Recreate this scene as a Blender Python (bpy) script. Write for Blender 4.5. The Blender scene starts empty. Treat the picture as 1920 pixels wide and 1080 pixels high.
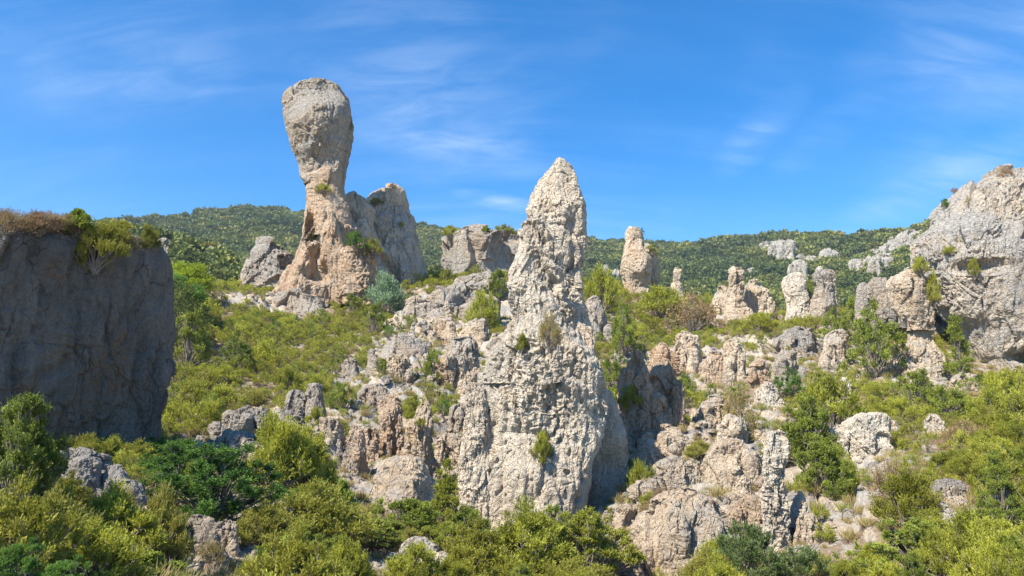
import bpy, math, random
import numpy as np
from mathutils import Vector, Matrix
from mathutils.bvhtree import BVHTree

# ------------------------------------------------------------------ camera
FPX = 1423.0                      # focal length in photograph pixels (1920 wide)
PITCH = math.atan((760 - 540) / FPX)
S = bpy.context.scene
COL = S.collection
cam_d = bpy.data.cameras.new('camera')
cam_d.angle = 2 * math.atan(960 / FPX)
cam_d.clip_start = 0.1
cam_d.clip_end = 6000
cam = bpy.data.objects.new('camera', cam_d)
cam.location = (0, 0, 0)
cam.rotation_euler = (math.pi / 2 + PITCH, 0, 0)
COL.objects.link(cam)
S.camera = cam

# ------------------------------------------------------------------ light
SUN_EL = math.radians(49)
SUN_AZ = math.radians(228)        # compass angle of the sun from +Y clockwise: left of and behind the camera
sd = Vector((math.sin(SUN_AZ) * math.cos(SUN_EL), math.cos(SUN_AZ) * math.cos(SUN_EL), math.sin(SUN_EL)))
sun_d = bpy.data.lights.new('sun', 'SUN')
sun_d.energy = 5.0
sun_d.angle = math.radians(0.53)
sun_d.color = (1.0, 0.94, 0.82)
sun = bpy.data.objects.new('sun', sun_d)
sun.rotation_euler = sd.to_track_quat('Z', 'Y').to_euler()
sun.location = sd * 200
COL.objects.link(sun)

W = bpy.data.worlds.new('World')
S.world = W
W.use_nodes = True
nt = W.node_tree
bg = nt.nodes['Background']
sky = nt.nodes.new('ShaderNodeTexSky')
sky.sky_type = 'NISHITA'
sky.sun_disc = False
sky.sun_elevation = SUN_EL
sky.sun_rotation = SUN_AZ
sky.altitude = 200
sky.air_density = 0.9
sky.dust_density = 0.15
sky.ozone_density = 3.0
hs = nt.nodes.new('ShaderNodeHueSaturation')
hs.inputs['Saturation'].default_value = 1.44
hs.inputs['Hue'].default_value = 0.502
hs.inputs['Value'].default_value = 1.04
nt.links.new(sky.outputs[0], hs.inputs['Color'])
# thin cirrus: the view direction projected on a high plane, streaky noise
tc = nt.nodes.new('ShaderNodeTexCoord')
sep = nt.nodes.new('ShaderNodeSeparateXYZ')
nt.links.new(tc.outputs['Generated'], sep.inputs[0])
def wm(op, a, b=None, c=None):
    n = nt.nodes.new('ShaderNodeMath'); n.operation = op
    for i, x in enumerate((a, b, c)):
        if x is None: continue
        if isinstance(x, (int, float)): n.inputs[i].default_value = x
        else: nt.links.new(x, n.inputs[i])
    return n.outputs[0]
zz = wm('MAXIMUM', wm('ADD', sep.outputs[2], 0.55), 0.05)
cx = wm('DIVIDE', sep.outputs[0], zz)
cy = wm('DIVIDE', sep.outputs[1], zz)
cb = nt.nodes.new('ShaderNodeCombineXYZ')
nt.links.new(cx, cb.inputs[0]); nt.links.new(cy, cb.inputs[1])
def cloudnoise(rot, sc, scale, lo, hi, detail=7, dist=0.5, loc=(0, 0, 0)):
    mp = nt.nodes.new('ShaderNodeMapping')
    mp.inputs['Rotation'].default_value = (0, 0, math.radians(rot))
    mp.inputs['Scale'].default_value = sc
    mp.inputs['Location'].default_value = loc
    nt.links.new(cb.outputs[0], mp.inputs[0])
    nz = nt.nodes.new('ShaderNodeTexNoise')
    nz.inputs['Scale'].default_value = scale
    nz.inputs['Detail'].default_value = detail
    nz.inputs['Roughness'].default_value = 0.6
    nz.inputs['Distortion'].default_value = dist
    nt.links.new(mp.outputs[0], nz.inputs['Vector'])
    mr = nt.nodes.new('ShaderNodeMapRange')
    mr.interpolation_type = 'SMOOTHSTEP'
    mr.inputs[1].default_value = lo; mr.inputs[2].default_value = hi
    nt.links.new(nz.outputs[0], mr.inputs[0])
    return mr.outputs[0]
c1 = cloudnoise(38, (0.8, 2.6, 1), 2.4, 0.40, 0.85, dist=0.7)
c2 = cloudnoise(-52, (0.5, 4.5, 1), 3.4, 0.42, 0.85, loc=(4, 2, 0))
c3 = cloudnoise(10, (1, 1, 1), 1.6, 0.35, 0.7, detail=3, loc=(1.3, 7, 0))
fine_ = cloudnoise(30, (1, 3.2, 1), 7.0, 0.30, 0.75, dist=0.8, loc=(2, 9, 0))
cl = wm('MULTIPLY', wm('ADD', c1, wm('MULTIPLY', c2, 0.8)), wm('ADD', c3, 0.12))
def skyxy(u, v):
    a_ = (u - 960) / FPX; b_ = (540 - v) / FPX
    d = Vector((a_, math.cos(PITCH) - b_ * math.sin(PITCH), math.sin(PITCH) + b_ * math.cos(PITCH))).normalized()
    k = max(d.z + 0.55, .05)
    return d.x / k, d.y / k
def wisp(u0, v0, u1, v1, wid, strength):
    """a single streak of cirrus between two directions of the sky"""
    global cl
    x0, y0 = skyxy(u0, v0); x1, y1 = skyxy(u1, v1)
    ln = math.hypot(x1 - x0, y1 - y0) / 2; an = math.atan2(y1 - y0, x1 - x0)
    mp = nt.nodes.new('ShaderNodeMapping'); mp.vector_type = 'TEXTURE'
    mp.inputs['Location'].default_value = ((x0 + x1) / 2, (y0 + y1) / 2, 0)
    mp.inputs['Rotation'].default_value = (0, 0, an)
    mp.inputs['Scale'].default_value = (ln, wid, 1)
    nt.links.new(cb.outputs[0], mp.inputs[0])
    gr = nt.nodes.new('ShaderNodeTexGradient'); gr.gradient_type = 'SPHERICAL'
    nt.links.new(mp.outputs[0], gr.inputs[0])
    m = wm('MULTIPLY', wm('MULTIPLY', gr.outputs['Fac'], strength), wm('ADD', fine_, 0.12))
    cl = wm('ADD', cl, m)
wisp(480, 0, 980, 330, .16, .75)
wisp(640, 230, 1060, 320, .06, .7)
wisp(840, 358, 1040, 402, .022, 1.7)
wisp(1330, 350, 1520, 150, .04, .7)
wisp(1440, 340, 1660, 160, .04, .5)
wisp(1500, 470, 2050, 215, .05, 1.0)
wisp(1560, 190, 2100, 10, .12, .7)
wisp(-200, 130, 560, 50, .12, .55)
wisp(0, 230, 620, 140, .07, .45)
cl = wm('MINIMUM', wm('MULTIPLY', cl, 0.28), 0.4)
mx = nt.nodes.new('ShaderNodeMixRGB')
mx.inputs[2].default_value = (4.4, 5.2, 6.2, 1)
nt.links.new(cl, mx.inputs[0]); nt.links.new(hs.outputs[0], mx.inputs[1])
nt.links.new(mx.outputs[0], bg.inputs[0])
bg.inputs[1].default_value = 0.12

S.view_settings.view_transform = 'Standard'
S.view_settings.look = 'None'
S.view_settings.gamma = 1
S.view_settings.exposure = 0.92
S.render.resolution_x, S.render.resolution_y = 1024, 576
try:
    S.cycles.max_bounces = 6
    S.cycles.diffuse_bounces = 3
    S.cycles.transparent_max_bounces = 4
except Exception: pass

# ------------------------------------------------------------------ helpers
def ray(u, v):
    a = (u - 960) / FPX; b = (540 - v) / FPX
    cp, sp = math.cos(PITCH), math.sin(PITCH)
    return np.array([a, cp - b * sp, sp + b * cp])
def P(u, v, D):                   # the point D metres ahead that shows at pixel (u, v)
    d = ray(u, v)
    return d * (D / d[1])
def to_px(p):
    x, y, z = p
    cp, sp = math.cos(PITCH), math.sin(PITCH)
    dep = y * cp + z * sp; up = -y * sp + z * cp
    return 960 + FPX * x / dep, 540 - FPX * up / dep

def _h(ix, iy, iz, seed):
    h = (ix.astype(np.uint32) * np.uint32(374761393) + iy.astype(np.uint32) * np.uint32(668265263)
         + iz.astype(np.uint32) * np.uint32(2246822519) + np.uint32((seed * 3266489917 + 374761) & 0xffffffff))
    h ^= h >> np.uint32(15); h *= np.uint32(2246822519); h ^= h >> np.uint32(13); h *= np.uint32(3266489917); h ^= h >> np.uint32(16)
    return h
def perlin(Pt, seed=0):
    Pt = np.asarray(Pt, np.float32)
    i = np.floor(Pt).astype(np.int32); f = Pt - i
    w = f * f * f * (f * (f * 6 - 15) + 10)
    r = np.zeros(len(Pt), np.float32)
    for dx in (0, 1):
        wx = w[:, 0] if dx else 1 - w[:, 0]
        for dy in (0, 1):
            wy = w[:, 1] if dy else 1 - w[:, 1]
            for dz in (0, 1):
                wz = w[:, 2] if dz else 1 - w[:, 2]
                h = _h(i[:, 0] + dx, i[:, 1] + dy, i[:, 2] + dz, seed)
                gx = (h & np.uint32(1023)).astype(np.float32) / 511.5 - 1
                gy = ((h >> np.uint32(10)) & np.uint32(1023)).astype(np.float32) / 511.5 - 1
                gz = ((h >> np.uint32(20)) & np.uint32(1023)).astype(np.float32) / 511.5 - 1
                r += wx * wy * wz * (gx * (f[:, 0] - dx) + gy * (f[:, 1] - dy) + gz * (f[:, 2] - dz))
    return r * 1.25
def fbm(Pt, seed=0, octs=4, rough=0.5, billow=False):
    r = 0; a = 1.0; s = 0
    Pt = np.asarray(Pt, np.float32)
    for o in range(octs):
        n = perlin(Pt, seed + o * 17)
        if billow: n = np.abs(n) * 2 - 0.5
        r = r + a * n; s += a; a *= rough; Pt = Pt * 2.03 + 11.3
    return r / s
def worley(Pt, seed=0, full=False):
    Pt = np.asarray(Pt, np.float32)
    i = np.floor(Pt).astype(np.int32); n = len(Pt)
    F1 = np.full(n, 9.0, np.float32); F2 = np.full(n, 9.0, np.float32); idr = np.zeros(n, np.float32)
    HB = np.zeros(n, np.uint32); DV = np.zeros((n, 3), np.float32)
    for dx in (-1, 0, 1):
        for dy in (-1, 0, 1):
            for dz in (-1, 0, 1):
                h = _h(i[:, 0] + dx, i[:, 1] + dy, i[:, 2] + dz, seed)
                qx = i[:, 0] + dx + (h & np.uint32(1023)).astype(np.float32) / 1023
                qy = i[:, 1] + dy + ((h >> np.uint32(10)) & np.uint32(1023)).astype(np.float32) / 1023
                qz = i[:, 2] + dz + ((h >> np.uint32(20)) & np.uint32(1023)).astype(np.float32) / 1023
                d = (Pt[:, 0] - qx) ** 2 + (Pt[:, 1] - qy) ** 2 + (Pt[:, 2] - qz) ** 2
                m = d < F1
                F2 = np.where(m, F1, np.minimum(F2, d))
                HB = np.where(m, h, HB)
                if full: DV = np.where(m[:, None], np.stack([Pt[:, 0] - qx, Pt[:, 1] - qy, Pt[:, 2] - qz], -1), DV)
                idr = np.where(m, ((h >> np.uint32(7)) & np.uint32(255)).astype(np.float32) / 255, idr)
                F1 = np.where(m, d, F1)
    if full:
        # offset from the cell's own point, and a random direction per cell
        rd = np.stack([(HB & np.uint32(1023)).astype(np.float32), ((HB >> np.uint32(11)) & np.uint32(1023)).astype(np.float32), ((HB >> np.uint32(21)) & np.uint32(1023)).astype(np.float32)], -1) / 511.5 - 1
        dv = DV
        return np.sqrt(F1), np.sqrt(F2), idr, dv, rd
    return np.sqrt(F1), np.sqrt(F2), idr

def tag(o, label=None, cat=None, group=None, kind=None):
    if label: o['label'] = label
    if cat: o['category'] = cat
    if group: o['group'] = group
    if kind: o['kind'] = kind
    return o
def mesh_from(name, V, F, mats, smooth=True, fmat=None, attr=None):
    """V (n,3), F (m,k) with k = 3 or 4"""
    V = np.asarray(V, np.float32); F = np.asarray(F, np.int32)
    me = bpy.data.meshes.new(name)
    k = F.shape[1]
    me.vertices.add(len(V)); me.vertices.foreach_set('co', V.ravel())
    me.loops.add(F.size); me.loops.foreach_set('vertex_index', F.ravel())
    me.polygons.add(len(F))
    me.polygons.foreach_set('loop_start', np.arange(0, F.size, k, dtype=np.int32))
    me.polygons.foreach_set('loop_total', np.full(len(F), k, np.int32))
    me.polygons.foreach_set('use_smooth', np.full(len(F), smooth, bool))
    for m in mats: me.materials.append(m)
    if fmat is not None: me.polygons.foreach_set('material_index', np.asarray(fmat, np.int32))
    if attr:
        for an, arr in attr.items():
            at = me.attributes.new(an, 'FLOAT', 'POINT'); at.data.foreach_set('value', np.asarray(arr, np.float32))
    me.update(calc_edges=True)
    return me
def link(name, me, parent=None, loc=(0, 0, 0)):
    o = bpy.data.objects.new(name, me); COL.objects.link(o)
    if parent is not None: o.parent = parent
    o.location = loc
    return o
def grid_faces(nr, nc, wrap=False):
    i = np.arange(nr - 1)[:, None]; j = np.arange(nc if wrap else nc - 1)[None, :]
    j2 = (j + 1) % nc
    a = i * nc + j; b = i * nc + j2; c = (i + 1) * nc + j2; d = (i + 1) * nc + j
    return np.stack([a, d, c, b], -1).reshape(-1, 4)

# ------------------------------------------------------------------ materials
class NB:
    def __init__(s, name):
        s.m = bpy.data.materials.new(name); s.m.use_nodes = True
        s.t = s.m.node_tree; s.N = s.t.nodes
        s.bsdf = s.N['Principled BSDF']
        s.geo = s.n('ShaderNodeNewGeometry')
        s.pos = s.geo.outputs['Position']
    def n(s, t): return s.N.new(t)
    def l(s, a, b): s.t.links.new(a, b)
    def put(s, sock, x):
        if hasattr(x, 'links') or isinstance(x, bpy.types.NodeSocket): s.l(x, sock)
        elif isinstance(x, (tuple, list)) and len(x) == 3 and sock.type == 'RGBA': sock.default_value = (*x, 1)
        else: sock.default_value = x
    def math(s, op, a, b=0.0, clamp=False):
        n = s.n('ShaderNodeMath'); n.operation = op; n.use_clamp = clamp
        s.put(n.inputs[0], a); s.put(n.inputs[1], b); return n.outputs[0]
    def mix(s, f, a, b, mode='MIX'):
        n = s.n('ShaderNodeMixRGB'); n.blend_type = mode
        s.put(n.inputs[0], f); s.put(n.inputs[1], a); s.put(n.inputs[2], b); return n.outputs[0]
    def rng(s, x, a, b, c=0.0, d=1.0, smooth=True):
        n = s.n('ShaderNodeMapRange'); n.interpolation_type = 'SMOOTHSTEP' if smooth else 'LINEAR'
        s.put(n.inputs[0], x)
        for i, q in enumerate((a, b, c, d)): n.inputs[i + 1].default_value = q
        return n.outputs[0]
    def noise(s, scale, detail=5, rough=0.6, stretch=None, dist=0.0, off=(0, 0, 0)):
        v = s.pos
        if stretch or off != (0, 0, 0):
            mp = s.n('ShaderNodeMapping'); mp.inputs['Scale'].default_value = stretch or (1, 1, 1)
            mp.inputs['Location'].default_value = off
            s.l(v, mp.inputs[0]); v = mp.outputs[0]
        n = s.n('ShaderNodeTexNoise'); n.inputs['Scale'].default_value = scale
        n.inputs['Detail'].default_value = detail; n.inputs['Roughness'].default_value = rough
        n.inputs['Distortion'].default_value = dist
        s.l(v, n.inputs['Vector']); return n.outputs[0]
    def voro(s, scale, feature='F1', stretch=None, rnd=1.0):
        v = s.pos
        if stretch:
            mp = s.n('ShaderNodeMapping'); mp.inputs['Scale'].default_value = stretch
            s.l(v, mp.inputs[0]); v = mp.outputs[0]
        n = s.n('ShaderNodeTexVoronoi'); n.feature = feature; n.inputs['Scale'].default_value = scale
        n.inputs['Randomness'].default_value = rnd
        s.l(v, n.inputs['Vector']); return n.outputs[0]
    def bump(s, h, strength, dist):
        n = s.n('ShaderNodeBump'); n.inputs['Strength'].default_value = strength
        n.inputs['Distance'].default_value = dist
        s.l(h, n.inputs['Height'])
        s.l(n.outputs[0], s.bsdf.inputs['Normal'])
        return n
    def fin(s, col, rough=0.9, spec=0.2):
        s.put(s.bsdf.inputs['Base Color'], col)
        s.put(s.bsdf.inputs['Roughness'], rough)
        s.bsdf.inputs['Specular IOR Level'].default_value = spec
        return s.m

def rock_mat(name, cream, tan, grey, ochre, dark=(0.10, 0.095, 0.085), grey_amt=0.0, ds=1.0, och=0.5, bumpd=0.1, olo=0.54):
    """weathered limestone: cream to tan body, grey lichened skin where it is exposed, ochre where it flaked away"""
    b = NB(name)
    big = b.noise(0.22 * ds, 5, 0.6, dist=0.6)
    streak = b.noise(0.8 * ds, 6, 0.65, stretch=(1, 1, 0.3), off=(3, 5, 1))
    mid = b.noise(1.7 * ds, 7, 0.7)
    fine = b.noise(7 * ds, 6, 0.72)
    col = b.mix(b.rng(streak, 0.35, 0.65), cream, tan)
    sp = b.n('ShaderNodeSeparateXYZ'); b.l(b.geo.outputs['Normal'], sp.inputs[0])
    up = b.rng(sp.outputs[2], -0.25, 0.65, 0.0, 0.17, smooth=False)
    g = b.math('ADD', b.math('ADD', big, b.math('MULTIPLY', mid, 0.45)), up)
    g = b.rng(g, 0.82 - grey_amt, 0.93 - grey_amt)
    col = b.mix(b.math('MULTIPLY', g, 0.92), col, grey)
    o = b.math('MULTIPLY', b.rng(b.noise(0.33 * ds, 4, 0.55, off=(9, 2, 4)), olo, olo + 0.14), b.rng(sp.outputs[2], -0.5, 0.35, och, och * 0.3))
    col = b.mix(o, col, ochre)
    # lichen: small dark and pale specks
    lk = b.rng(b.noise(3.6 * ds, 8, 0.78, off=(1, 8, 3)), 0.60, 0.72)
    col = b.mix(b.math('MULTIPLY', lk, 0.55), col, dark)
    pk = b.rng(b.noise(5.0 * ds, 8, 0.8, off=(4, 4, 9)), 0.60, 0.72)
    col = b.mix(b.math('MULTIPLY', pk, 0.5), col, tuple(min(1, c * 1.35) for c in cream))
    col = b.mix(0.75, col, b.mix(b.rng(fine, 0.3, 0.7), (0.74, 0.73, 0.72), (1.16, 1.15, 1.13)), 'MULTIPLY')
    # rain streaks and dirt held in the joints
    st = b.rng(b.noise(1.5 * ds, 5, 0.6, stretch=(1, 1, 0.13), off=(6, 1, 2), dist=0.3), 0.52, 0.66)
    col = b.mix(b.math('MULTIPLY', st, 0.38), col, tuple(c * 0.62 for c in grey))
    jn = b.n('ShaderNodeTexNoise'); jn.inputs['Scale'].default_value = 1.4 * ds; jn.inputs['Detail'].default_value = 4
    b.l(b.pos, jn.inputs['Vector'])
    wp = b.n('ShaderNodeMixRGB'); wp.blend_type = 'ADD'; wp.inputs[0].default_value = 0.9
    b.l(b.pos, wp.inputs[1]); b.l(jn.outputs['Color'], wp.inputs[2])
    mpj = b.n('ShaderNodeMapping'); mpj.inputs['Scale'].default_value = (1, 1, 0.45); b.l(wp.outputs[0], mpj.inputs[0])
    vj = b.n('ShaderNodeTexVoronoi'); vj.feature = 'DISTANCE_TO_EDGE'; vj.inputs['Scale'].default_value = 0.95 * ds; b.l(mpj.outputs[0], vj.inputs['Vector'])
    joint = b.math('MULTIPLY', b.rng(vj.outputs[0], 0.0, 0.022, 1.0, 0.0), b.rng(b.noise(0.6 * ds, 3, 0.5, off=(1, 1, 7)), 0.45, 0.6))
    col = b.mix(b.math('MULTIPLY', joint, 0.4), col, tuple(c * 0.4 for c in tan))
    # relief finer than the mesh: clints, pits, hairline cracks
    v1 = b.voro(2.6 * ds, 'DISTANCE_TO_EDGE', stretch=(1, 1, 0.6))
    crack = b.rng(v1, 0.0, 0.05, 0.0, 1.0)
    pit = b.rng(b.voro(5.0 * ds), 0.12, 0.42, 0.0, 1.0)
    h = b.math('ADD', b.math('MULTIPLY', fine, 0.8), b.math('MULTIPLY', crack, 0.28))
    h = b.math('ADD', h, b.math('MULTIPLY', b.noise(2.5 * ds, 9, 0.75, off=(2, 2, 2)), 1.5))
    h = b.math('ADD', h, b.math('MULTIPLY', pit, 0.22))
    h = b.math('SUBTRACT', h, b.math('MULTIPLY', joint, 0.7))
    b.bump(h, 1.0, bumpd / ds * 2.2)
    return b.fin(col, 0.93, 0.15)

M_ROCK = rock_mat('limestone', (0.74, 0.61, 0.46), (0.62, 0.48, 0.34), (0.52, 0.465, 0.395), (0.64, 0.40, 0.22), och=0.8, grey_amt=-0.03)
M_PALE = rock_mat('pale_limestone', (0.85, 0.75, 0.60), (0.74, 0.62, 0.48), (0.60, 0.55, 0.475), (0.70, 0.49, 0.30), och=0.65, grey_amt=-0.03)
M_CLIFF = rock_mat('cliff_limestone', (0.70, 0.61, 0.49), (0.58, 0.48, 0.37), (0.49, 0.465, 0.43), (0.56, 0.40, 0.25), grey_amt=0.09, och=0.35)
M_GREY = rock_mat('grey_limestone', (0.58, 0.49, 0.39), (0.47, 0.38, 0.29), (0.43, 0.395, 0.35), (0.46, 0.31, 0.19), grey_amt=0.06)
M_WARM = rock_mat('ochre_limestone', (0.68, 0.52, 0.38), (0.56, 0.40, 0.27), (0.47, 0.41, 0.34), (0.66, 0.40, 0.23), grey_amt=-0.05, och=0.85, olo=0.47)
M_DARK = rock_mat('shade_darkened_stained_limestone', (0.35, 0.315, 0.27), (0.23, 0.205, 0.175), (0.25, 0.24, 0.225), (0.36, 0.24, 0.14), grey_amt=0.03, och=0.9)  # left cliff: albedo lowered so the colour carries its shade; ochre stains are its own
M_FAR = rock_mat('distant_limestone', (0.52, 0.475, 0.40), (0.38, 0.335, 0.27), (0.37, 0.35, 0.31), (0.5, 0.4, 0.3), ds=0.25, bumpd=0.06)

def ground_mat():
    b = NB('stony_soil')
    n1 = b.noise(0.25, 5, 0.6); n2 = b.noise(1.3, 7, 0.7, off=(3, 1, 1)); n3 = b.noise(9, 6, 0.75)
    col = b.mix(b.rng(n1, 0.35, 0.65), (0.34, 0.26, 0.185), (0.25, 0.185, 0.125))
    col = b.mix(b.rng(b.noise(0.16, 3, 0.5, off=(7, 3, 0)), 0.55, 0.7), col, (0.29, 0.16, 0.11))
    col = b.mix(b.rng(n2, 0.50, 0.62), col, (0.42, 0.385, 0.335))
    col = b.mix(b.rng(b.noise(2.2, 6, 0.7, off=(5, 5, 2)), 0.56, 0.66), col, (0.17, 0.135, 0.06))
    at = b.n('ShaderNodeAttribute'); at.attribute_name = 'stone'
    st = b.math('ADD', at.outputs['Fac'], b.math('MULTIPLY', b.math('SUBTRACT', n2, 0.5), 2.2))
    rk = b.mix(b.rng(b.noise(0.7, 6, 0.65, off=(2, 6, 6)), 0.4, 0.6), (0.50, 0.41, 0.31), (0.40, 0.375, 0.34))
    col = b.mix(b.rng(st, 0.35, 0.6), col, rk)
    col = b.mix(0.8, col, b.mix(b.rng(n3, 0.3, 0.7), (0.55, 0.54, 0.52), (1.3, 1.28, 1.25)), 'MULTIPLY')
    h = b.math('ADD', b.math('MULTIPLY', n3, 0.8), b.math('MULTIPLY', n2, 1.6))
    b.bump(h, 1.0, 0.12)
    return b.fin(col, 0.95, 0.1)
def hill_mat():
    b = NB('hillside_earth')
    n1 = b.noise(0.02, 5, 0.6); n2 = b.noise(0.09, 6, 0.7)
    col = b.mix(b.rng(n1, 0.4, 0.6), (0.085, 0.105, 0.045), (0.13, 0.125, 0.06))
    col = b.mix(b.rng(n2, 0.58, 0.70), col, (0.30, 0.23, 0.15))
    b.bump(n2, 1.0, 2.0)
    return b.fin(col, 0.95, 0.1)
M_GROUND = ground_mat(); M_HILL = hill_mat()

def leaf_mat(name, c_dark, c_light, c_odd=None, odd=0.0, trans=0.3, patch=False):
    """'tone' differs from leaf to leaf and tuft to tuft, the random value from plant to plant"""
    b = NB(name)
    at = b.n('ShaderNodeAttribute'); at.attribute_name = 'tone'
    oi = b.n('ShaderNodeObjectInfo')
    t = b.math('ADD', b.math('MULTIPLY', at.outputs['Fac'], 0.7), b.math('MULTIPLY', oi.outputs['Random'], 0.45))
    col = b.mix(b.rng(t, 0.1, 1.05, smooth=False), c_dark, c_light)
    if c_odd:
        r2 = b.math('FRACT', b.math('MULTIPLY', oi.outputs['Random'], 7.31))
        od = b.rng(r2, 1 - odd - 0.12, 1 - odd + 0.12)
        col = b.mix(b.math('MULTIPLY', od, 0.75), col, c_odd)
    if patch:      # stands of different oaks and maquis on the hill
        pn = b.math('ADD', b.math('MULTIPLY', b.noise(0.011, 4, 0.6), 0.6), b.math('MULTIPLY', b.noise(0.05, 3, 0.6), 0.4))
        col = b.mix(1.0, col, b.mix(b.rng(pn, 0.40, 0.60), (0.62, 0.70, 0.72), (1.45, 1.32, 1.05)), 'MULTIPLY')
    b.fin(col, 0.6, 0.25)
    tr = b.n('ShaderNodeBsdfTranslucent'); b.l(col, tr.inputs['Color'])
    ms = b.n('ShaderNodeMixShader'); ms.inputs[0].default_value = trans
    b.l(b.bsdf.outputs[0], ms.inputs[1]); b.l(tr.outputs[0], ms.inputs[2])
    b.l(ms.outputs[0], b.N['Material Output'].inputs['Surface'])
    return b.m
L_BROOM = leaf_mat('broom_leaf', (0.175, 0.195, 0.026), (0.53, 0.53, 0.075), (0.36, 0.32, 0.08), 0.14, trans=0.38)
L_JUNIP = leaf_mat('juniper_leaf', (0.13, 0.17, 0.028), (0.37, 0.42, 0.07), (0.36, 0.36, 0.05), 0.2, trans=0.35)
L_DARK = leaf_mat('dark_juniper_leaf', (0.06, 0.13, 0.024), (0.19, 0.32, 0.055), trans=0.35)
L_ROUND = leaf_mat('evergreen_leaf', (0.16, 0.22, 0.03), (0.38, 0.43, 0.07), trans=0.35)
L_BLUE = leaf_mat('glaucous_leaf', (0.14, 0.22, 0.11), (0.34, 0.46, 0.26))
L_DRY = leaf_mat('dry_leaf', (0.24, 0.15, 0.075), (0.44, 0.30, 0.16), (0.33, 0.28, 0.08), 0.35)
L_OCHRE = leaf_mat('yellowing_leaf', (0.17, 0.175, 0.022), (0.42, 0.40, 0.06))
L_OLIVE = leaf_mat('slender_leaf', (0.08, 0.12, 0.035), (0.22, 0.28, 0.09))
L_PINE = leaf_mat('pine_needle', (0.20, 0.27, 0.02), (0.45, 0.52, 0.05), trans=0.4)
L_GRASS = leaf_mat('dry_grass_blade', (0.28, 0.22, 0.08), (0.52, 0.42, 0.19), (0.26, 0.3, 0.06), 0.4)
L_OAK2 = leaf_mat('deep_oak_leaf', (0.05, 0.08, 0.024), (0.19, 0.23, 0.07), trans=0.2, patch=True)
L_OAK = leaf_mat('holm_oak_leaf', (0.09, 0.12, 0.035), (0.26, 0.29, 0.085), (0.27, 0.26, 0.09), 0.25, trans=0.2, patch=True)
def bark_mat():
    b = NB('grey_brown_bark')
    n = b.noise(14, 5, 0.7, stretch=(1, 1, 0.3))
    b.bump(n, 0.8, 0.02)
    return b.fin(b.mix(n, (0.14, 0.11, 0.085), (0.42, 0.36, 0.30)), 0.9, 0.15)
M_BARK = bark_mat()
M_STICK = bark_mat(); M_STICK.name = 'bleached_wood'
for n_ in M_STICK.node_tree.nodes:
    if n_.type == 'MIX_RGB': n_.inputs[1].default_value = (0.30, 0.26, 0.21, 1); n_.inputs[2].default_value = (0.62, 0.56, 0.47, 1)
# ------------------------------------------------------------------ the ground
CP = [(-300,1080,8),(0,1080,9),(320,1080,12),(640,1080,17),(960,1080,22),(1280,1080,21),(1600,1080,19),(1920,1080,16),(2250,1080,15),
 (0,1000,12),(200,960,15),(400,1010,16.5),(500,985,19),(640,960,23),(800,1020,23),(960,1030,27),(1150,1020,27),(1250,1010,25),(1450,1030,23),(1600,1000,22.5),(1800,1000,20),(1940,960,21),
 (0,870,22),(150,860,25),(320,845,28),(450,890,26),(650,925,28),(840,900,33),(1200,890,33),(1350,900,30),(1500,900,29),(1650,900,27.5),(1800,880,26),(1940,850,27),
 (350,780,35),(480,800,34),(600,830,33),(720,850,34),(850,830,37),(1250,810,39),(1400,805,38),(1550,790,38),(1700,790,37),(1850,765,38),(1950,745,40),
 (380,690,45),(500,700,45),(620,705,46),(750,720,45),(880,720,46),(1180,700,50),(1300,710,49),(1450,710,48),(1600,700,47),(1750,700,47),(1850,715,47),
 (380,600,57),(450,600,57),(550,600,61),(700,600,61),(850,610,59),(940,600,61),(1130,620,62),(1250,610,64),(1400,620,62),(1550,620,60),(1660,610,58),
 (400,548,66),(480,548,67),(570,562,68),(690,548,69),(760,542,73),(850,522,79),(960,518,81),(1120,538,76),(1200,552,75),(1290,568,75),(1370,592,71),(1480,608,69),(1560,603,69),(1650,565,66)]
WP = [(0,0,-1.7),(0,-14,-1.5),(-20,0,-.8),(20,0,-2),(-32,18,-.5),(-22,26,-2.6),(30,12,-2),(-60,-10,4),(60,-10,0),
 (-28,48,6),(-45,60,9),(-70,40,10),(-70,90,8),(-30,100,4),(0,108,5),(35,105,4),(60,92,8),(60,68,11),(75,45,9),(50,40,3),(90,20,6),
 (-60,140,-6),(0,150,-6),(60,140,-6),(110,100,0),(-110,100,0),(-100,0,8),(110,0,4),(0,-40,-2),(130,180,-10),(-130,180,-10),(0,190,-12)]
_c = np.array([P(*c) for c in CP] + [np.array(w, float) for w in WP])
def _k(r2): return 0.5 * r2 * np.log(r2 + 1e-9)
_xy = _c[:, :2] / 50.0
_n = len(_xy)
_A = np.zeros((_n + 3, _n + 3))
_A[:_n, :_n] = _k(((_xy[:, None] - _xy[None]) ** 2).sum(-1)) + np.eye(_n) * 0.0015
_A[:_n, _n] = 1; _A[:_n, _n + 1:] = _xy; _A[_n, :_n] = 1; _A[_n + 1:, :_n] = _xy.T
_w = np.linalg.solve(_A, np.concatenate([_c[:, 2], np.zeros(3)]))
def H0(x, y):
    q = np.stack([np.asarray(x, float), np.asarray(y, float)], -1) / 50.0
    r2 = ((q[:, None] - _xy[None]) ** 2).sum(-1)
    return _k(r2) @ _w[:_n] + _w[_n] + q @ _w[_n + 1:]
ZONES = []
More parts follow.
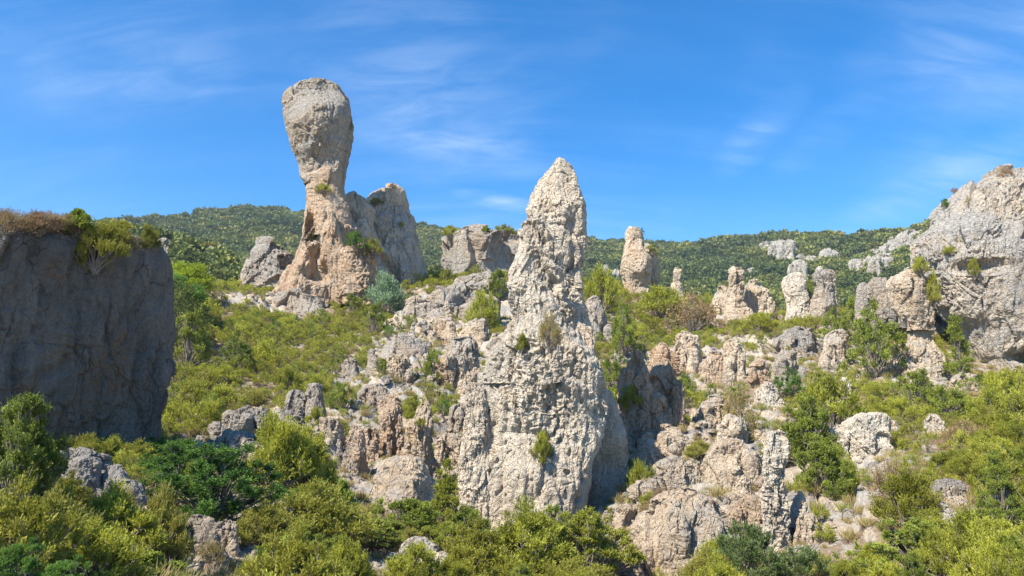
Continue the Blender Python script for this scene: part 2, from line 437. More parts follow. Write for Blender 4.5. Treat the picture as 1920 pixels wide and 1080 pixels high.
def H(x, y):
    x = np.atleast_1d(x).astype(float); y = np.atleast_1d(y).astype(float)
    out = np.empty(len(x))
    for s in range(0, len(x), 40000):
        out[s:s + 40000] = H0(x[s:s + 40000], y[s:s + 40000])
    r = np.hypot(x, y)
    fade = np.clip((r - 3) / 8, 0, 1)
    Q = np.stack([x, y, out], -1)
    out = out + fade * (0.45 * fbm(Q / (7, 7, 7), 3, 4) + 0.16 * fbm(Q / (1.6, 1.6, 1.6), 9, 3, billow=True))
    rz = rockzone(x, y)
    # stony ledges
    f1, f2, idr = worley(Q / (2.6, 2.6, 2.6) + 0.25 * perlin(Q, 4)[:, None], 5)
    m = np.clip(perlin(Q / (9, 9, 9), 8) * 2.2 - 0.1 + rz * 1.2, 0, 1) * fade
    out = out + m * ((idr - 0.4) * (0.5 + 0.6 * rz) * np.clip((f2 - f1) * 5, 0, 1))
    g1, g2, gid = worley(Q / (1.1, 1.1, 1.1) + 0.2 * perlin(Q / 0.6, 14)[:, None], 15)
    out = out + rz * ((gid - 0.4) * 0.75 * np.clip((g2 - g1) * 6, 0, 1) + 0.2 * fbm(Q / 0.7, 19, 3, 0.6, billow=True))
    return out
def rockzone(x, y):
    w = 0
    for (zx, zy, zr) in ZONES: w = np.maximum(w, 1.4 * np.exp(-((x - zx) ** 2 + (y - zy) ** 2) / zr ** 2))
    return np.clip(w + 0 * x, 0, 1)
def hit(u, v, lo=4, hi=160):
    d = ray(u, v); D = np.linspace(lo, hi, 900)
    X = d[0] / d[1] * D; Z = d[2] / d[1] * D
    h = H0(X, D)
    k = np.nonzero(Z < h)[0]
    if len(k) == 0: return None
    return D[k[0]]

for (zu, zv, zr) in [(700,830,4),(620,800,4),(780,720,5),(840,670,5),(760,650,4),(860,590,6),(900,545,5),(690,900,3),(800,860,3.5),
  (1250,690,5),(1340,690,5),(1500,650,6),(1420,650,4),(1570,650,4),(1700,700,4),(1300,850,4.5),(1350,930,4),(1250,960,4),(1430,930,3),(1600,880,3),(1620,810,3),(1560,970,2.5),(1000,990,4),
  (1380,790,3),(560,560,3),(480,545,3),(1380,595,4),(1520,605,4),(440,860,3),(590,800,4),(380,1020,1.5)]:
    dd = hit(zu, zv) or hit(zu, zv + 20) or 72; p = P(zu, zv, dd); ZONES.append((p[0], p[1], zr))
az = np.concatenate([np.linspace(-180, -46, 60)[:-1], np.linspace(-46, 46, 620), np.linspace(46, 180, 60)[1:-1]])
rr = np.concatenate([[0.3, 1, 2], np.geomspace(3, 185, 520)])
A, R = np.meshgrid(np.radians(az), rr)
X = (R * np.sin(A)).ravel(); Y = (R * np.cos(A)).ravel()
Z = H(X, Y)
V = np.stack([X, Y, Z], -1)
F = grid_faces(len(rr), len(az), wrap=True)[:, ::-1]
g = link('ground', mesh_from('ground', V, F, [M_GROUND], attr={'stone': rockzone(X, Y)})); g['kind'] = 'structure'

# ------------------------------------------------------------------ the wooded hills behind
RIDGE = [(-900,500,650),(-200,450,650),(100,432,640),(230,414,650),(270,409,650),(300,412,660),(340,411,680),(380,404,700),(430,398,720),(490,393,740),(540,398,760),(600,410,780),
 (680,420,800),(780,425,820),(850,431,840),(960,440,860),(1110,450,860),(1180,455,840),(1260,458,800),(1340,452,760),(1450,447,700),(1560,447,640),(1640,442,600),(1700,434,560),(1745,426,540),(1900,400,500),(2300,360,480),(2900,380,480)]
_ru = np.array([(r[0] - 960) / FPX for r in RIDGE])
_rt = np.array([P(r[0], r[1], 1.0)[2] for r in RIDGE])
_rx = np.array([P(r[0], r[1], 1.0)[0] for r in RIDGE])
_rd = np.array([r[2] for r in RIDGE], float)
SP = [(-400,470),(0,440),(200,440),(290,452),(320,458),(350,463),(400,480),(430,500),(460,530),(500,575),(560,640)]
_sx = np.array([P(s[0], s[1], 1.0)[0] for s in SP]); _st = np.array([P(s[0], s[1], 1.0)[2] for s in SP])
def HH(x, y):
    x = np.atleast_1d(x).astype(float); y = np.atleast_1d(y).astype(float)
    t = x / y
    Dr = np.interp(t, _rx, _rd); zr = np.interp(t, _rx, _rt) * Dr
    s = (y - 120) / (Dr - 120)
    z = np.where(s < 1, -20 + (zr + 20) * np.clip(s, 0, 1) ** 1.12, zr - (y - Dr) * 0.12)
    w = np.clip(s, 0, 1) * np.clip((y - 130) / 100, 0, 1)
    Q = np.stack([x, y, 0 * x], -1)
    z = z + w * (1 - 0.72 * np.exp(-((s - 1) / 0.12) ** 2)) * (26 * fbm(Q / (170., 240., 170.), 21, 4) + 5 * fbm(Q / (45., 45., 45.), 31, 3))
    sp = np.interp(t, _sx, _st, right=-0.3) * 230
    k = np.exp(-((y - 230) / 60) ** 2)
    sp = (sp + 20) * k - 20 + 5 * k * fbm(Q / (25., 25., 25.), 41, 3)
    return np.maximum(z, sp)
def hithill(u, v):
    d = ray(u, v); D = np.linspace(150, 1100, 1600)
    h = HH(d[0] / d[1] * D, D)
    k = np.nonzero(d[2] / d[1] * D < h)[0]
    return D[k[0]] if len(k) else None
tt = np.linspace(math.tan(math.radians(-58)), math.tan(math.radians(58)), 620)
yy = np.geomspace(118, 1500, 300)
T, YY = np.meshgrid(tt, yy)
X = (T * YY).ravel(); Y = YY.ravel()
V = np.stack([X, Y, HH(X, Y)], -1)
hl = link('hillside', mesh_from('hillside', V, grid_faces(300, 620)[:, ::-1], [M_HILL])); hl['kind'] = 'structure'

# ------------------------------------------------------------------ rocks
STY = {
 #          big   flute  bed   facet crack rough pits
 'rough':  (0.05, 0.08, 0.06, 0.42, 0.12, 0.24, 0.16),
 'smooth': (0.045, 0.05, 0.06, 0.15, 0.14, 0.10, 0.07),
 'fluted': (0.05, 0.24, 0.04, 0.30, 0.12, 0.15, 0.08),
 'block':  (0.06, 0.07, 0.08, 0.46, 0.16, 0.15, 0.09),
 'cliff':  (0.045, 0.11, 0.03, 0.30, 0.15, 0.19, 0.11),
}
def lump(rows, D, kd=0.8, px=1.25, style='rough', seed=0, below=1.0, power=2.4, dy=0.0, amp=1.0, carve=(), back=0.0, kmax=1.1, shift=0.0, chop=8, cut=(.82, .97), tilt=(-.35, .75), yaw=0.0, fall=0.0, dome=0.28):
    """one weathered rock mass. rows = (v, u_left, u_right) down its height, seen D metres ahead; kd = depth over width"""
    D = D + dy
    rows = [(v, l + shift, r + shift) for v, l, r in sorted(rows)]
    pts = []
    for v, ul, ur in rows:
        a = P(ul, v, D); b = P(ur, v, D)
        pts.append(((a[0] + b[0]) / 2, (a[2] + b[2]) / 2, (b[0] - a[0]) / 2))
    cx_, z_, w_ = pts[0]
    top = [(cx_, z_ + w_ * dome * math.sin(k), w_ * math.cos(k)) for k in (1.5, 1.15, 0.8, 0.4)]
    pts = top + pts
    cl_, zl_, wl_ = pts[-1]
    pts.append((cl_, zl_ - below, wl_ * 1.03))
    pts = np.array(pts)
    s = np.concatenate([[0], np.cumsum(np.hypot(np.diff(pts[:, 1]), np.diff(pts[:, 2])))])
    cell = px * 1920 / 1024 * D / FPX
    nr = int(max(14, s[-1] / cell)); si = np.linspace(0, s[-1], nr)
    C = [np.interp(si, s, pts[:, k]) for k in range(3)]
    ks = max(1, nr // 60)
    if ks > 1:
        for k in (0, 1, 2):
            c = np.pad(C[k], ks, mode='edge'); C[k] = np.convolve(c, np.ones(2 * ks + 1) / (2 * ks + 1), 'valid')
    wm_ = pts[:, 2].max()
    nth = int(max(20, math.pi * wm_ * (1 + kd) / cell))
    th = np.linspace(0, 2 * math.pi, nth, endpoint=False)
    c, sn = np.cos(th), np.sin(th)
    ex = 2.0 / power
    ccx = np.sign(c) * np.abs(c) ** ex; ssy = np.sign(sn) * np.abs(sn) ** ex
    Wd = C[2][:, None]
    Dp = Wd * kd
    G = np.stack([C[0][:, None] + Wd * ccx[None], D + Dp * ssy[None] + 0 * Wd, C[1][:, None] + 0 * (Wd * ccx[None])], -1)
    for (cv, cu, cr, cz, depth) in carve:      # a hollow in the face towards the viewer
        pc = P(cu, cv, D)
        rx = cr * D / FPX; rz = cz * D / FPX
        front = np.clip(-ssy, 0, 1)[None]
        q = ((G[..., 0] - pc[0]) / rx) ** 2 + ((G[..., 2] - pc[2]) / rz) ** 2
        G[..., 1] += depth * np.exp(-q ** 1.5) * front
    # flat broken faces: planes shave the mass at random
    rc = np.random.default_rng(seed * 7 + 3)
    for _ in range(chop):
        i = rc.integers(0, nr); wi = max(C[2][i], .02)
        an_ = rc.uniform(0, 2 * math.pi) if rc.random() < .5 else rc.uniform(math.pi * 1.02, math.pi * 1.98)
        ti = rc.uniform(*tilt)
        nv = np.array([math.cos(an_) * math.cos(ti), math.sin(an_) * math.cos(ti) / max(kd, .3), math.sin(ti)])
        nv /= np.linalg.norm(nv)
        off = wi * rc.uniform(*cut) * math.hypot(nv[0], nv[1] * kd) / 1.0
        rel = G - np.array([C[0][i], D + back, C[1][i]])
        e_ = rel @ nv - off
        wz = np.clip(1.6 - np.abs(rel[..., 2]) / (wi * 1.1 + .05), 0, 1)
        G = G - (np.clip(e_, 0, None) * wz)[..., None] * nv * .92
    # outward normals
    dt = np.gradient(G, axis=0); dth = (np.roll(G, -1, 1) - np.roll(G, 1, 1))
    N = np.cross(dth, dt); N /= np.linalg.norm(N, axis=-1, keepdims=True) + 1e-9
    N = -N if (N[nr // 2, 0, 0] < 0) else N
    N = N.reshape(-1, 3)
    G[..., 1] += back
    Pt = G.reshape(-1, 3).astype(np.float32)
    Sz = max(wm_ * 1.3, 0.4)
    k_ = np.clip(Sz / 3.0, 0.22, kmax)          # detail grows with the rock, metres
    big, flu, bed, fac, cra, rou, pit = STY[style]
    Q = Pt + seed * 13.7
    Q = Q + 0.16 * k_ * np.stack([perlin(Q / (1.3 * k_), 1), perlin(Q / (1.3 * k_), 2), 0.6 * perlin(Q / (1.3 * k_), 3)], -1)
    d = big * Sz * 1.4 * fbm(Q / (Sz * 0.9), 5, 3)
    fl = perlin(Q * np.array([1, 1, 0.16]) / (0.8 * k_), 6)
    fl2 = perlin(Q * np.array([1, 1, 0.22]) / (0.34 * k_), 16)
    g1 = np.clip(1 - np.abs(fl) * 5, 0, 1) * np.clip(perlin(Q / (2.2 * k_), 26) * 3 + 0.6, 0, 1)
    d = d - flu * k_ * g1 - 0.5 * flu * k_ * np.clip(1 - np.abs(fl2) * 4, 0, 1)
    bd = perlin(Q * np.array([0.22, 0.22, 1.4]) / (0.9 * k_), 7)
    d = d - bed * k_ * np.clip(1 - np.abs(bd) * 6, 0, 1) * np.clip(perlin(Q / (2.5 * k_), 27) * 3 + 0.5, 0, 1) + 0.35 * bed * k_ * np.clip(bd * 4, -1, 1)
    patch = 0.25 + 1.1 * np.clip(perlin(Q * np.array([1, 1, 0.6]) / (2.4 * k_), 53) * 2.2 + 0.35, 0, 1)
    # angular broken faces: each cell is a tilted plane
    for (sc, am, ss) in ((2.3, 0.85, 8), (0.95, 0.6, 18), (0.40, 0.42, 28)):
        if sc * k_ > 3.5 * cell:
            f1, f2, idr, dv, rd = worley(Q * np.array([1, 1, 0.45 if sc > 1.5 else 0.65]) / (sc * k_), ss, True)
            e = f2 - f1
            tl = (dv * rd).sum(-1) * sc
            am = am * (1 if sc > 1.5 else patch)
            d = d + k_ * am * fac * (tl * 0.75 + (idr - 0.6) * 0.35 * min(sc, 1.0))
            if sc > 0.5:
                d = d - am * k_ * cra * np.exp(-(e / 0.035) ** 2) * np.clip(perlin(Q / (1.7 * k_), 10 + ss) * 5, 0, 1)
    no = int(np.clip(math.log2(0.5 * k_ / cell), 1, 5))
    wt = patch
    d = d - rou * k_ * 1.3 * wt * fbm(Q * np.array([1, 1, 0.75]) / (0.42 * k_), 11, no, 0.68, billow=True)
    if 0.22 * k_ > 1.5 * cell:
        pn = perlin(Q / np.array([0.19, 0.19, 0.30]) / k_, 12)
        d = d - pit * k_ * np.clip(pn * 7 - 2.2, 0, 1) * np.clip(perlin(Q / (1.8 * k_), 43) * 4 + 0.8, 0, 1)
    d = d - np.mean(d) * 0.85
    d = d - np.clip(d - 0.3 * Sz, 0, None) * 0.7
    # keep tips from bursting
    wr = np.repeat(C[2], nth); d = d * np.clip(wr / (0.35 * k_ + 0.02), 0.15, 1) * amp
    Nz = N.copy(); Nz[:, 2] *= 0.7
    V = Pt + Nz * d[:, None]
    F = grid_faces(nr, nth, wrap=True)
    if True:
        # face direction: make it point outwards
        a, b_, c_ = V[F[:, 0]], V[F[:, 1]], V[F[:, 2]]
        fn = np.cross(b_ - a, c_ - a); mid = (a - np.array([np.mean(C[0]), D + back, 0])) * (1, 1, 0)
        if (fn * mid).sum() < 0: F = F[:, ::-1]
    if yaw:                                     # swing the mass about its right-hand end
        px0 = G[..., 0].max(); py0 = D
        dx, dy_ = V[:, 0] - px0, V[:, 1] - py0
        cy_, sy_ = math.cos(yaw), math.sin(yaw)
        V[:, 0] = px0 + dx * cy_ - dy_ * sy_
        V[:, 1] = py0 + dx * sy_ + dy_ * cy_
        V[:, 2] -= fall * np.clip(-dx, 0, None) * np.clip((V[:, 2] + 1) / 5, 0, 1)
    pole = V[:nth].mean(0) + np.array([0, 0, 0.02 * k_])
    Vn = np.vstack([V, pole[None]]); pi = len(V)
    j = np.arange(nth); cap = np.stack([np.full(nth, pi), j, (j + 1) % nth, (j + 1) % nth], -1)
    return Vn, F, cap[:, :3], (nr, nth, C[1])

ROCKS = []        # (object, u, v, half width px, name used in shrub labels)
FOOT = []         # footprints x, y, r
BV = []           # rock meshes for sight lines
def build_rock(name, label, parts, mat, group=None, cat='rock', foot=True, ref=None):
    """parts: list of (part name, [lump results], material or None)"""
    objs = []
    allv = []
    for pn, lumps, pm in parts:
        Vs, Ts, off = [], [], 0
        for V, F, cap, _ in lumps:
            t = np.vstack([F[:, [0, 1, 2]], F[:, [0, 2, 3]]]) + off
            cp = cap + off
            Vs.append(V); Ts.append(t); Ts.append(cp); off += len(V)
        V = np.vstack(Vs); T = np.vstack(Ts)
        allv.append(V); objs.append((pn, V, T, pm or mat))
    AV = np.vstack(allv)
    base = np.array([(AV[:, 0].min() + AV[:, 0].max()) / 2, (AV[:, 1].min() + AV[:, 1].max()) / 2, AV[:, 2].min()])
    if len(objs) == 1:
        pn, V, T, m = objs[0]
        root = link(name, mesh_from(name, V - base, T, [m], smooth=False), None, base)
    else:
        root = bpy.data.objects.new(name, None); root.empty_display_size = 0.3; COL.objects.link(root); root.location = base
        for pn, V, T, m in objs:
            link(pn, mesh_from(pn, V - base, T, [m], smooth=False), root)
    tag(root, label, cat, group)
    if foot:
        for pn, V, T, m in objs:
            BV.append((V[:, :], T))
        FOOT.append((base[0], base[1], (AV[:, 0].max() - AV[:, 0].min()) / 2, (AV[:, 1].max() - AV[:, 1].min()) / 2))
    top = AV[np.argmax(AV[:, 2])]
    us = [to_px((AV[:, 0].min(), base[1], top[2]))[0], to_px((AV[:, 0].max(), base[1], top[2]))[0]]
    v0 = to_px(top)[1]; gz = H0(base[:1], base[1:2])[0]
    v1 = to_px((base[0], base[1], max(gz, AV[:, 2].min())))[1]
    if ref: ROCKS.append((root, (us[0] + us[1]) / 2, (v0 + v1) / 2, abs(us[1] - us[0]) / 2, abs(v1 - v0) / 2, ref))
    return root

# --- the mushroom-shaped rock
cap_rows = [(156,590,610),(158,573,624),(162,556,633),(168,544,640),(176,536,647),(192,532,654),(213,532,660),(234,536,661),(255,541,659),(276,548,655),(297,555,651),(317,561,648),(335,567,645),(348,575,638)]
neck_rows = [(326,566,646),(338,568,645),(352,571,643),(372,571,646),(392,570,654),(412,568,660),(440,563,664)]
base_rows = [(405,572,655),(425,567,672),(442,560,684),(463,549,694),(484,540,702),(505,531,706),(526,523,706),(547,515,700),(562,508,694)]
Dm = 68
build_rock('mushroom_rock', 'tall rock with a bulging mushroom-shaped head on a narrow neck above a flared foot',
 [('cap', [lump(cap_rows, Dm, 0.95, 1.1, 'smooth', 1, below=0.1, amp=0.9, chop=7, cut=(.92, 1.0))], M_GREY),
  ('neck', [lump(neck_rows, Dm, 0.95, 1.1, 'smooth', 2, below=0.5, amp=0.9, chop=6, cut=(.88, .98), carve=[(437,588,11,24,2.2)])], M_WARM),
  ('foot', [lump(base_rows, Dm, 0.8, 1.1, 'fluted', 3, amp=0.9, carve=[(445,590,14,22,2.4),(485,604,12,26,2.2),(525,618,26,20,1.6)]),
            lump([(462,660,700),(475,655,712),(500,648,716),(525,640,708),(552,634,700)], Dm, 0.7, 1.1, 'rough', 4, dy=-2.5),
            lump([(400,596,628),(430,598,636),(470,602,648),(505,616,656),(545,622,664)], Dm, 0.8, 1.1, 'fluted', 5, dy=-2.6, amp=0.8),
            lump([(468,642,672),(490,636,690),(520,634,695),(550,632,698)], Dm, 0.7, 1.1, 'rough', 44, dy=-3.2)], M_WARM)],
 M_ROCK, ref='mushroom-headed rock')
# the wall and humped rock joined to it at the right
build_rock('humped_rock', 'broad grey humped rock joined by a shaded wall to the mushroom-headed rock',
 [('hump', [lump([(350,722,748),(356,708,758),(364,697,764),(376,690,768),(398,688,768),(410,690,766)], 76, 0.9, 1.1, 'block', 6, amp=0.7, chop=3, cut=(.9, 1))], None),
  ('body', [lump([(392,694,764),(402,680,768),(417,668,773),(447,660,782),(472,655,788),(497,650,795),(522,650,800),(540,650,803)], 76, 0.85, 1.1, 'fluted', 7, amp=0.8, chop=4, cut=(.9, 1))], None),
  ('wall', [lump([(368,655,678),(376,648,692),(400,640,702),(440,634,716),(480,634,726),(530,634,730)], 73, 0.9, 1.1, 'block', 8),
            lump([(380,636,660),(400,634,676),(440,640,700),(480,650,715),(520,650,722)], 70.5, 0.8, 1.1, 'fluted', 9)], None)],
 M_ROCK, ref='humped grey rock')
# --- the mesa
build_rock('flat_topped_rock', 'squat flat-topped limestone block with bushes on top, left of the central spire',
 [('b', [lump([(432,866,912),(437,846,945),(446,832,962),(458,823,970),(470,820,972),(490,825,972),(510,832,968),(530,838,962)], 84, 0.7, 1.1, 'block', 10, power=3, chop=8, cut=(.93, 1.02), tilt=(-.4, .1)),
   lump([(440,935,965),(446,925,982),(465,922,992),(500,922,992),(530,925,990)], 86, 0.9, 1.1, 'block', 11, power=3, chop=3, tilt=(-.3, .1))], None)], M_GREY, ref='flat-topped rock')
# --- the central spire
Dp = 29.5
spire_rows = [(297,1043,1056),(302,1037,1061),(309,1031,1066),(317,1025,1072),(328,1017,1078),(343,1007,1084),(354,1001,1089),(373,994,1094),(391,989,1098),(410,986,1100),(428,986,1101),(447,990,1099),(465,1004,1096),(484,1012,1094),(502,1016,1092),(530,1020,1091),(560,1022,1094),(590,1024,1100),(620,1026,1108)]
tower_rows = [(419,982,1020),(425,976,1028),(439,974,1036),(454,974,1044),(473,972,1051),(495,961,1051),(510,958,1049),(532,951,1047),(547,949,1046),(561,955,1050),(574,955,1062),(584,941,1076),(598,935,1094),(613,932,1106),(632,926,1114),(650,922,1117),(673,917,1118)]
foot_rows = [(530,985,1030),(560,972,1046),(590,958,1066),(620,942,1086),(650,927,1104),(680,912,1121),(710,896,1134),(735,886,1136),(765,879,1136),(798,873,1132),(828,868,1124),(858,868,1118),(887,866,1112),(917,862,1106),(947,861,1100),(976,860,1095),(1006,858,1090),(1034,852,1085)]
build_rock('limestone_spire', 'tall cream limestone spire on a broad pitted base, nearest the middle of the view',
 [('spire', [lump(spire_rows, Dp, 0.75, 0.95, 'smooth', 12, dy=2.5, power=1.8, amp=1.0, chop=16, cut=(.80, .96)),
             lump([(306,1052,1066),(315,1050,1078),(345,1054,1086),(400,1060,1099),(455,1056,1097),(500,1052,1090)], Dp, 0.8, 0.95, 'block', 13, dy=2.4)], None),
  ('shoulder', [lump(tower_rows, Dp, 0.7, 0.95, 'rough', 14, amp=0.95, power=2.2, chop=16, cut=(.86, 1.0))], M_PALE),
  ('base', [lump(foot_rows, Dp, 0.62, 0.85, 'cliff', 15, dy=-0.3, amp=1.0, chop=18, cut=(.92, 1.02)),
            lump([(700,1060,1128),(720,1062,1140),(760,1070,1156),(810,1080,1170),(860,1085,1176),(910,1085,1174),(950,1085,1164),(1000,1080,1146)], Dp, 0.8, 0.95, 'smooth', 16, dy=1.3, amp=0.9),
            lump([(730,884,906),(750,876,912),(800,870,915),(850,866,920),(920,860,930),(1000,856,940)], Dp, 0.9, 0.95, 'fluted', 17, dy=-0.9)], None)],
 M_PALE, ref='central spire')
# --- pillars behind on the ridge
build_rock('rock_pillar', 'stout bottle-shaped cream pillar with a small square head, right of the central spire',
 [('head', [lump([(427,1182,1199),(431,1177,1204),(440,1175,1205),(456,1175,1207)], 74, 0.9, 1.0, 'block', 18, below=0.3, chop=2)], None),
  ('body', [lump([(452,1176,1206),(458,1172,1212),(473,1168,1219),(491,1165,1222),(510,1164,1222),(532,1168,1221),(549,1174,1214),(556,1174,1214)], 74, 0.9, 1.0, 'smooth', 19, amp=1.2, chop=4)], None),
  ('rear_slab', [lump([(458,1204,1216),(468,1200,1232),(490,1200,1237),(520,1200,1237),(550,1200,1236)], 77, 0.9, 1.0, 'fluted', 20)], None)],
 M_ROCK, ref='bottle-shaped pillar')
build_rock('rock_needle', 'thin knobbly rock needle, the smallest pillar on the ridge',
 [('n', [lump([(503,1265,1276),(512,1263,1277),(521,1262,1278),(530,1264,1277),(539,1259,1279),(558,1257,1281)], 76, 0.9, 0.8, 'block', 21)], None)], M_ROCK, ref='thin needle')
build_rock('hooked_rock', 'cream rock cluster with one rounded pillar and a triangular flank on the ridge',
 [('pillar', [lump([(503,1372,1392),(510,1366,1397),(520,1363,1397),(535,1366,1392),(555,1362,1394),(575,1360,1400),(600,1358,1408)], 69, 0.9, 1.0, 'block', 22)], None),
  ('flank', [lump([(527,1402,1418),(535,1398,1432),(550,1392,1445),(570,1388,1453),(600,1385,1452)], 71, 0.7, 1.0, 'fluted', 23),
             lump([(538,1350,1362),(550,1340,1370),(570,1334,1375),(600,1336,1380)], 70, 0.8, 1.0, 'block', 24),
             lump([(585,1366,1405),(595,1360,1420),(610,1358,1428)], 67, 0.8, 1.0, 'block', 25)], None)], M_ROCK, ref='cluster with the triangular flank')
build_rock('leaning_pillar', 'smooth cream pillar narrowing at the waist, left one of the pair on the right ridge',
 [('n', [lump([(514,1478,1502),(520,1470,1508),(530,1467,1511),(545,1470,1511),(560,1475,1516),(575,1478,1519),(590,1475,1518),(612,1468,1510)], 68, 0.9, 1.0, 'smooth', 26, amp=1.1)], None)], M_PALE, ref='waisted pillar')
build_rock('banded_pillar', 'grey banded pillar with a square top, right one of the pair on the right ridge',
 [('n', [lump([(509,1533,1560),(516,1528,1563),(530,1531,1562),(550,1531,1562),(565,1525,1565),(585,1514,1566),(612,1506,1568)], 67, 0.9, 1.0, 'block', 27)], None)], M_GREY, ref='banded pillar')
build_rock('balanced_rock', 'grey hoodoo with an overhanging head and a thin shaded neck before the right cliff',
 [('head', [lump([(513,1690,1730),(518,1674,1734),(530,1665,1737),(553,1667,1740),(577,1676,1743),(597,1692,1745),(608,1700,1746)], 46.5, 0.8, 1.0, 'block', 28, below=0.4, chop=5)], None),
  ('neck', [lump([(568,1690,1744),(595,1700,1745),(615,1709,1747),(638,1709,1752),(654,1697,1758),(668,1688,1766)], 46.5, 0.8, 1.0, 'fluted', 29, below=0.4, chop=2)], None),
  ('foot', [lump([(655,1690,1758),(668,1682,1766),(690,1680,1774),(722,1676,1782)], 46.2, 0.7, 1.0, 'block', 30)], None)], M_ROCK, ref='overhanging hoodoo')
build_rock('rock_wall', 'rugged grey rock wall rising behind the overhanging hoodoo to the right cliff',
 [('b', [lump([(505,1728,1745),(512,1718,1752),(522,1700,1758),(538,1690,1762),(560,1680,1766),(610,1672,1770)], 55, 0.7, 1.1, 'block', 31),
   lump([(524,1640,1662),(532,1634,1676),(540,1632,1690),(590,1630,1700)], 54, 0.7, 1.1, 'block', 32),
   lump([(532,1612,1630),(542,1606,1640),(575,1604,1644)], 57, 0.7, 1.1, 'smooth', 33)], None)], M_GREY, ref='rugged wall')
# --- right cliff
rc_top = [(326,1840,2100),(331,1824,2140),(342,1810,2160),(365,1787,2170),(381,1774,2180),(398,1766,2190),(412,1748,2190),(430,1736,2190),(455,1733,2190),(479,1736,2190),(492,1748,2185),(505,1764,2180)]
rc_low = [(440,1775,2180),(452,1758,2180),(470,1748,2180),(492,1742,2180),(512,1744,2180),(544,1762,2180),(585,1785,2180),(610,1812,2180),(646,1828,2180),(679,1848,2180),(707,1862,2180),(735,1870,2180)]
build_rock('right_cliff', 'huge pale cliff split by a dark ledge at the right edge of the view',
 [('upper_block', [lump(rc_top, 47.5, 0.45, 1.1, 'cliff', 34, power=3.2, amp=0.85, back=3, shift=38, chop=0, cut=(.95, 1.03), tilt=(-.12, .1), kmax=1.4, carve=[(492,1845,60,10,1.0)])], None),
  ('lower_block', [lump(rc_low, 47.5, 0.42, 1.1, 'cliff', 35, power=3.2, amp=0.7, back=2.4, shift=34, chop=0, cut=(.95, 1.03), tilt=(-.1, .1), kmax=1.4, carve=[(668,1945,34,14,1.8),(500,1835,50,12,.9)])], None)],
 M_CLIFF, ref='right cliff')
# --- left cliff
lc = [(458,-760,160),(463,-760,172),(470,-760,182),(482,-760,190),(500,-760,196),(520,-760,197),(560,-760,199),(610,-760,200),(670,-760,202),(710,-760,207),(738,-760,209),(765,-760,204),(796,-760,200),(835,-760,199)]
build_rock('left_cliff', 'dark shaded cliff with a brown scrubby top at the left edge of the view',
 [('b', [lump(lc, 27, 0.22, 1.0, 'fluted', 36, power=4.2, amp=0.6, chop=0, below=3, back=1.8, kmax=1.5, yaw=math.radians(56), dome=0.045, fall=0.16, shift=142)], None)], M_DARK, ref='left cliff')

# --- smaller rocks on the slopes: u0, u1, v top, v bottom, form, style, material, label, short name
def auto_rows(u0, u1, v0, v1, form, rnd):
    c = (u0 + u1) / 2; w = (u1 - u0) / 2; h = v1 - v0
    prof = {'dome': [(0, .30), (.08, .62), (.28, .82), (.55, .96), (1, 1.12)],
            'block': [(0, .55), (.07, .8), (.25, .92), (.6, .95), (1, 1.12)],
            'spike': [(0, .3), (.08, .5), (.3, .62), (.55, .72), (.8, .9), (1, 1.0)],
            'post': [(0, .5), (.06, .78), (.2, .95), (.42, .8), (.7, .9), (1, 1.0)],
            'wedge': [(0, .3), (.15, .5), (.4, .72), (.7, .92), (1, 1.18)]}[form]
    lean = rnd.uniform(-.2, .2) * w
    return [(v0 + t * h, c + lean * (1 - t) - w * s * rnd.uniform(.9, 1.05), c + lean * (1 - t) + w * s * rnd.uniform(.9, 1.05)) for t, s in prof]
G_, R_, W_, L_ = M_GREY, M_ROCK, M_WARM, M_PALE
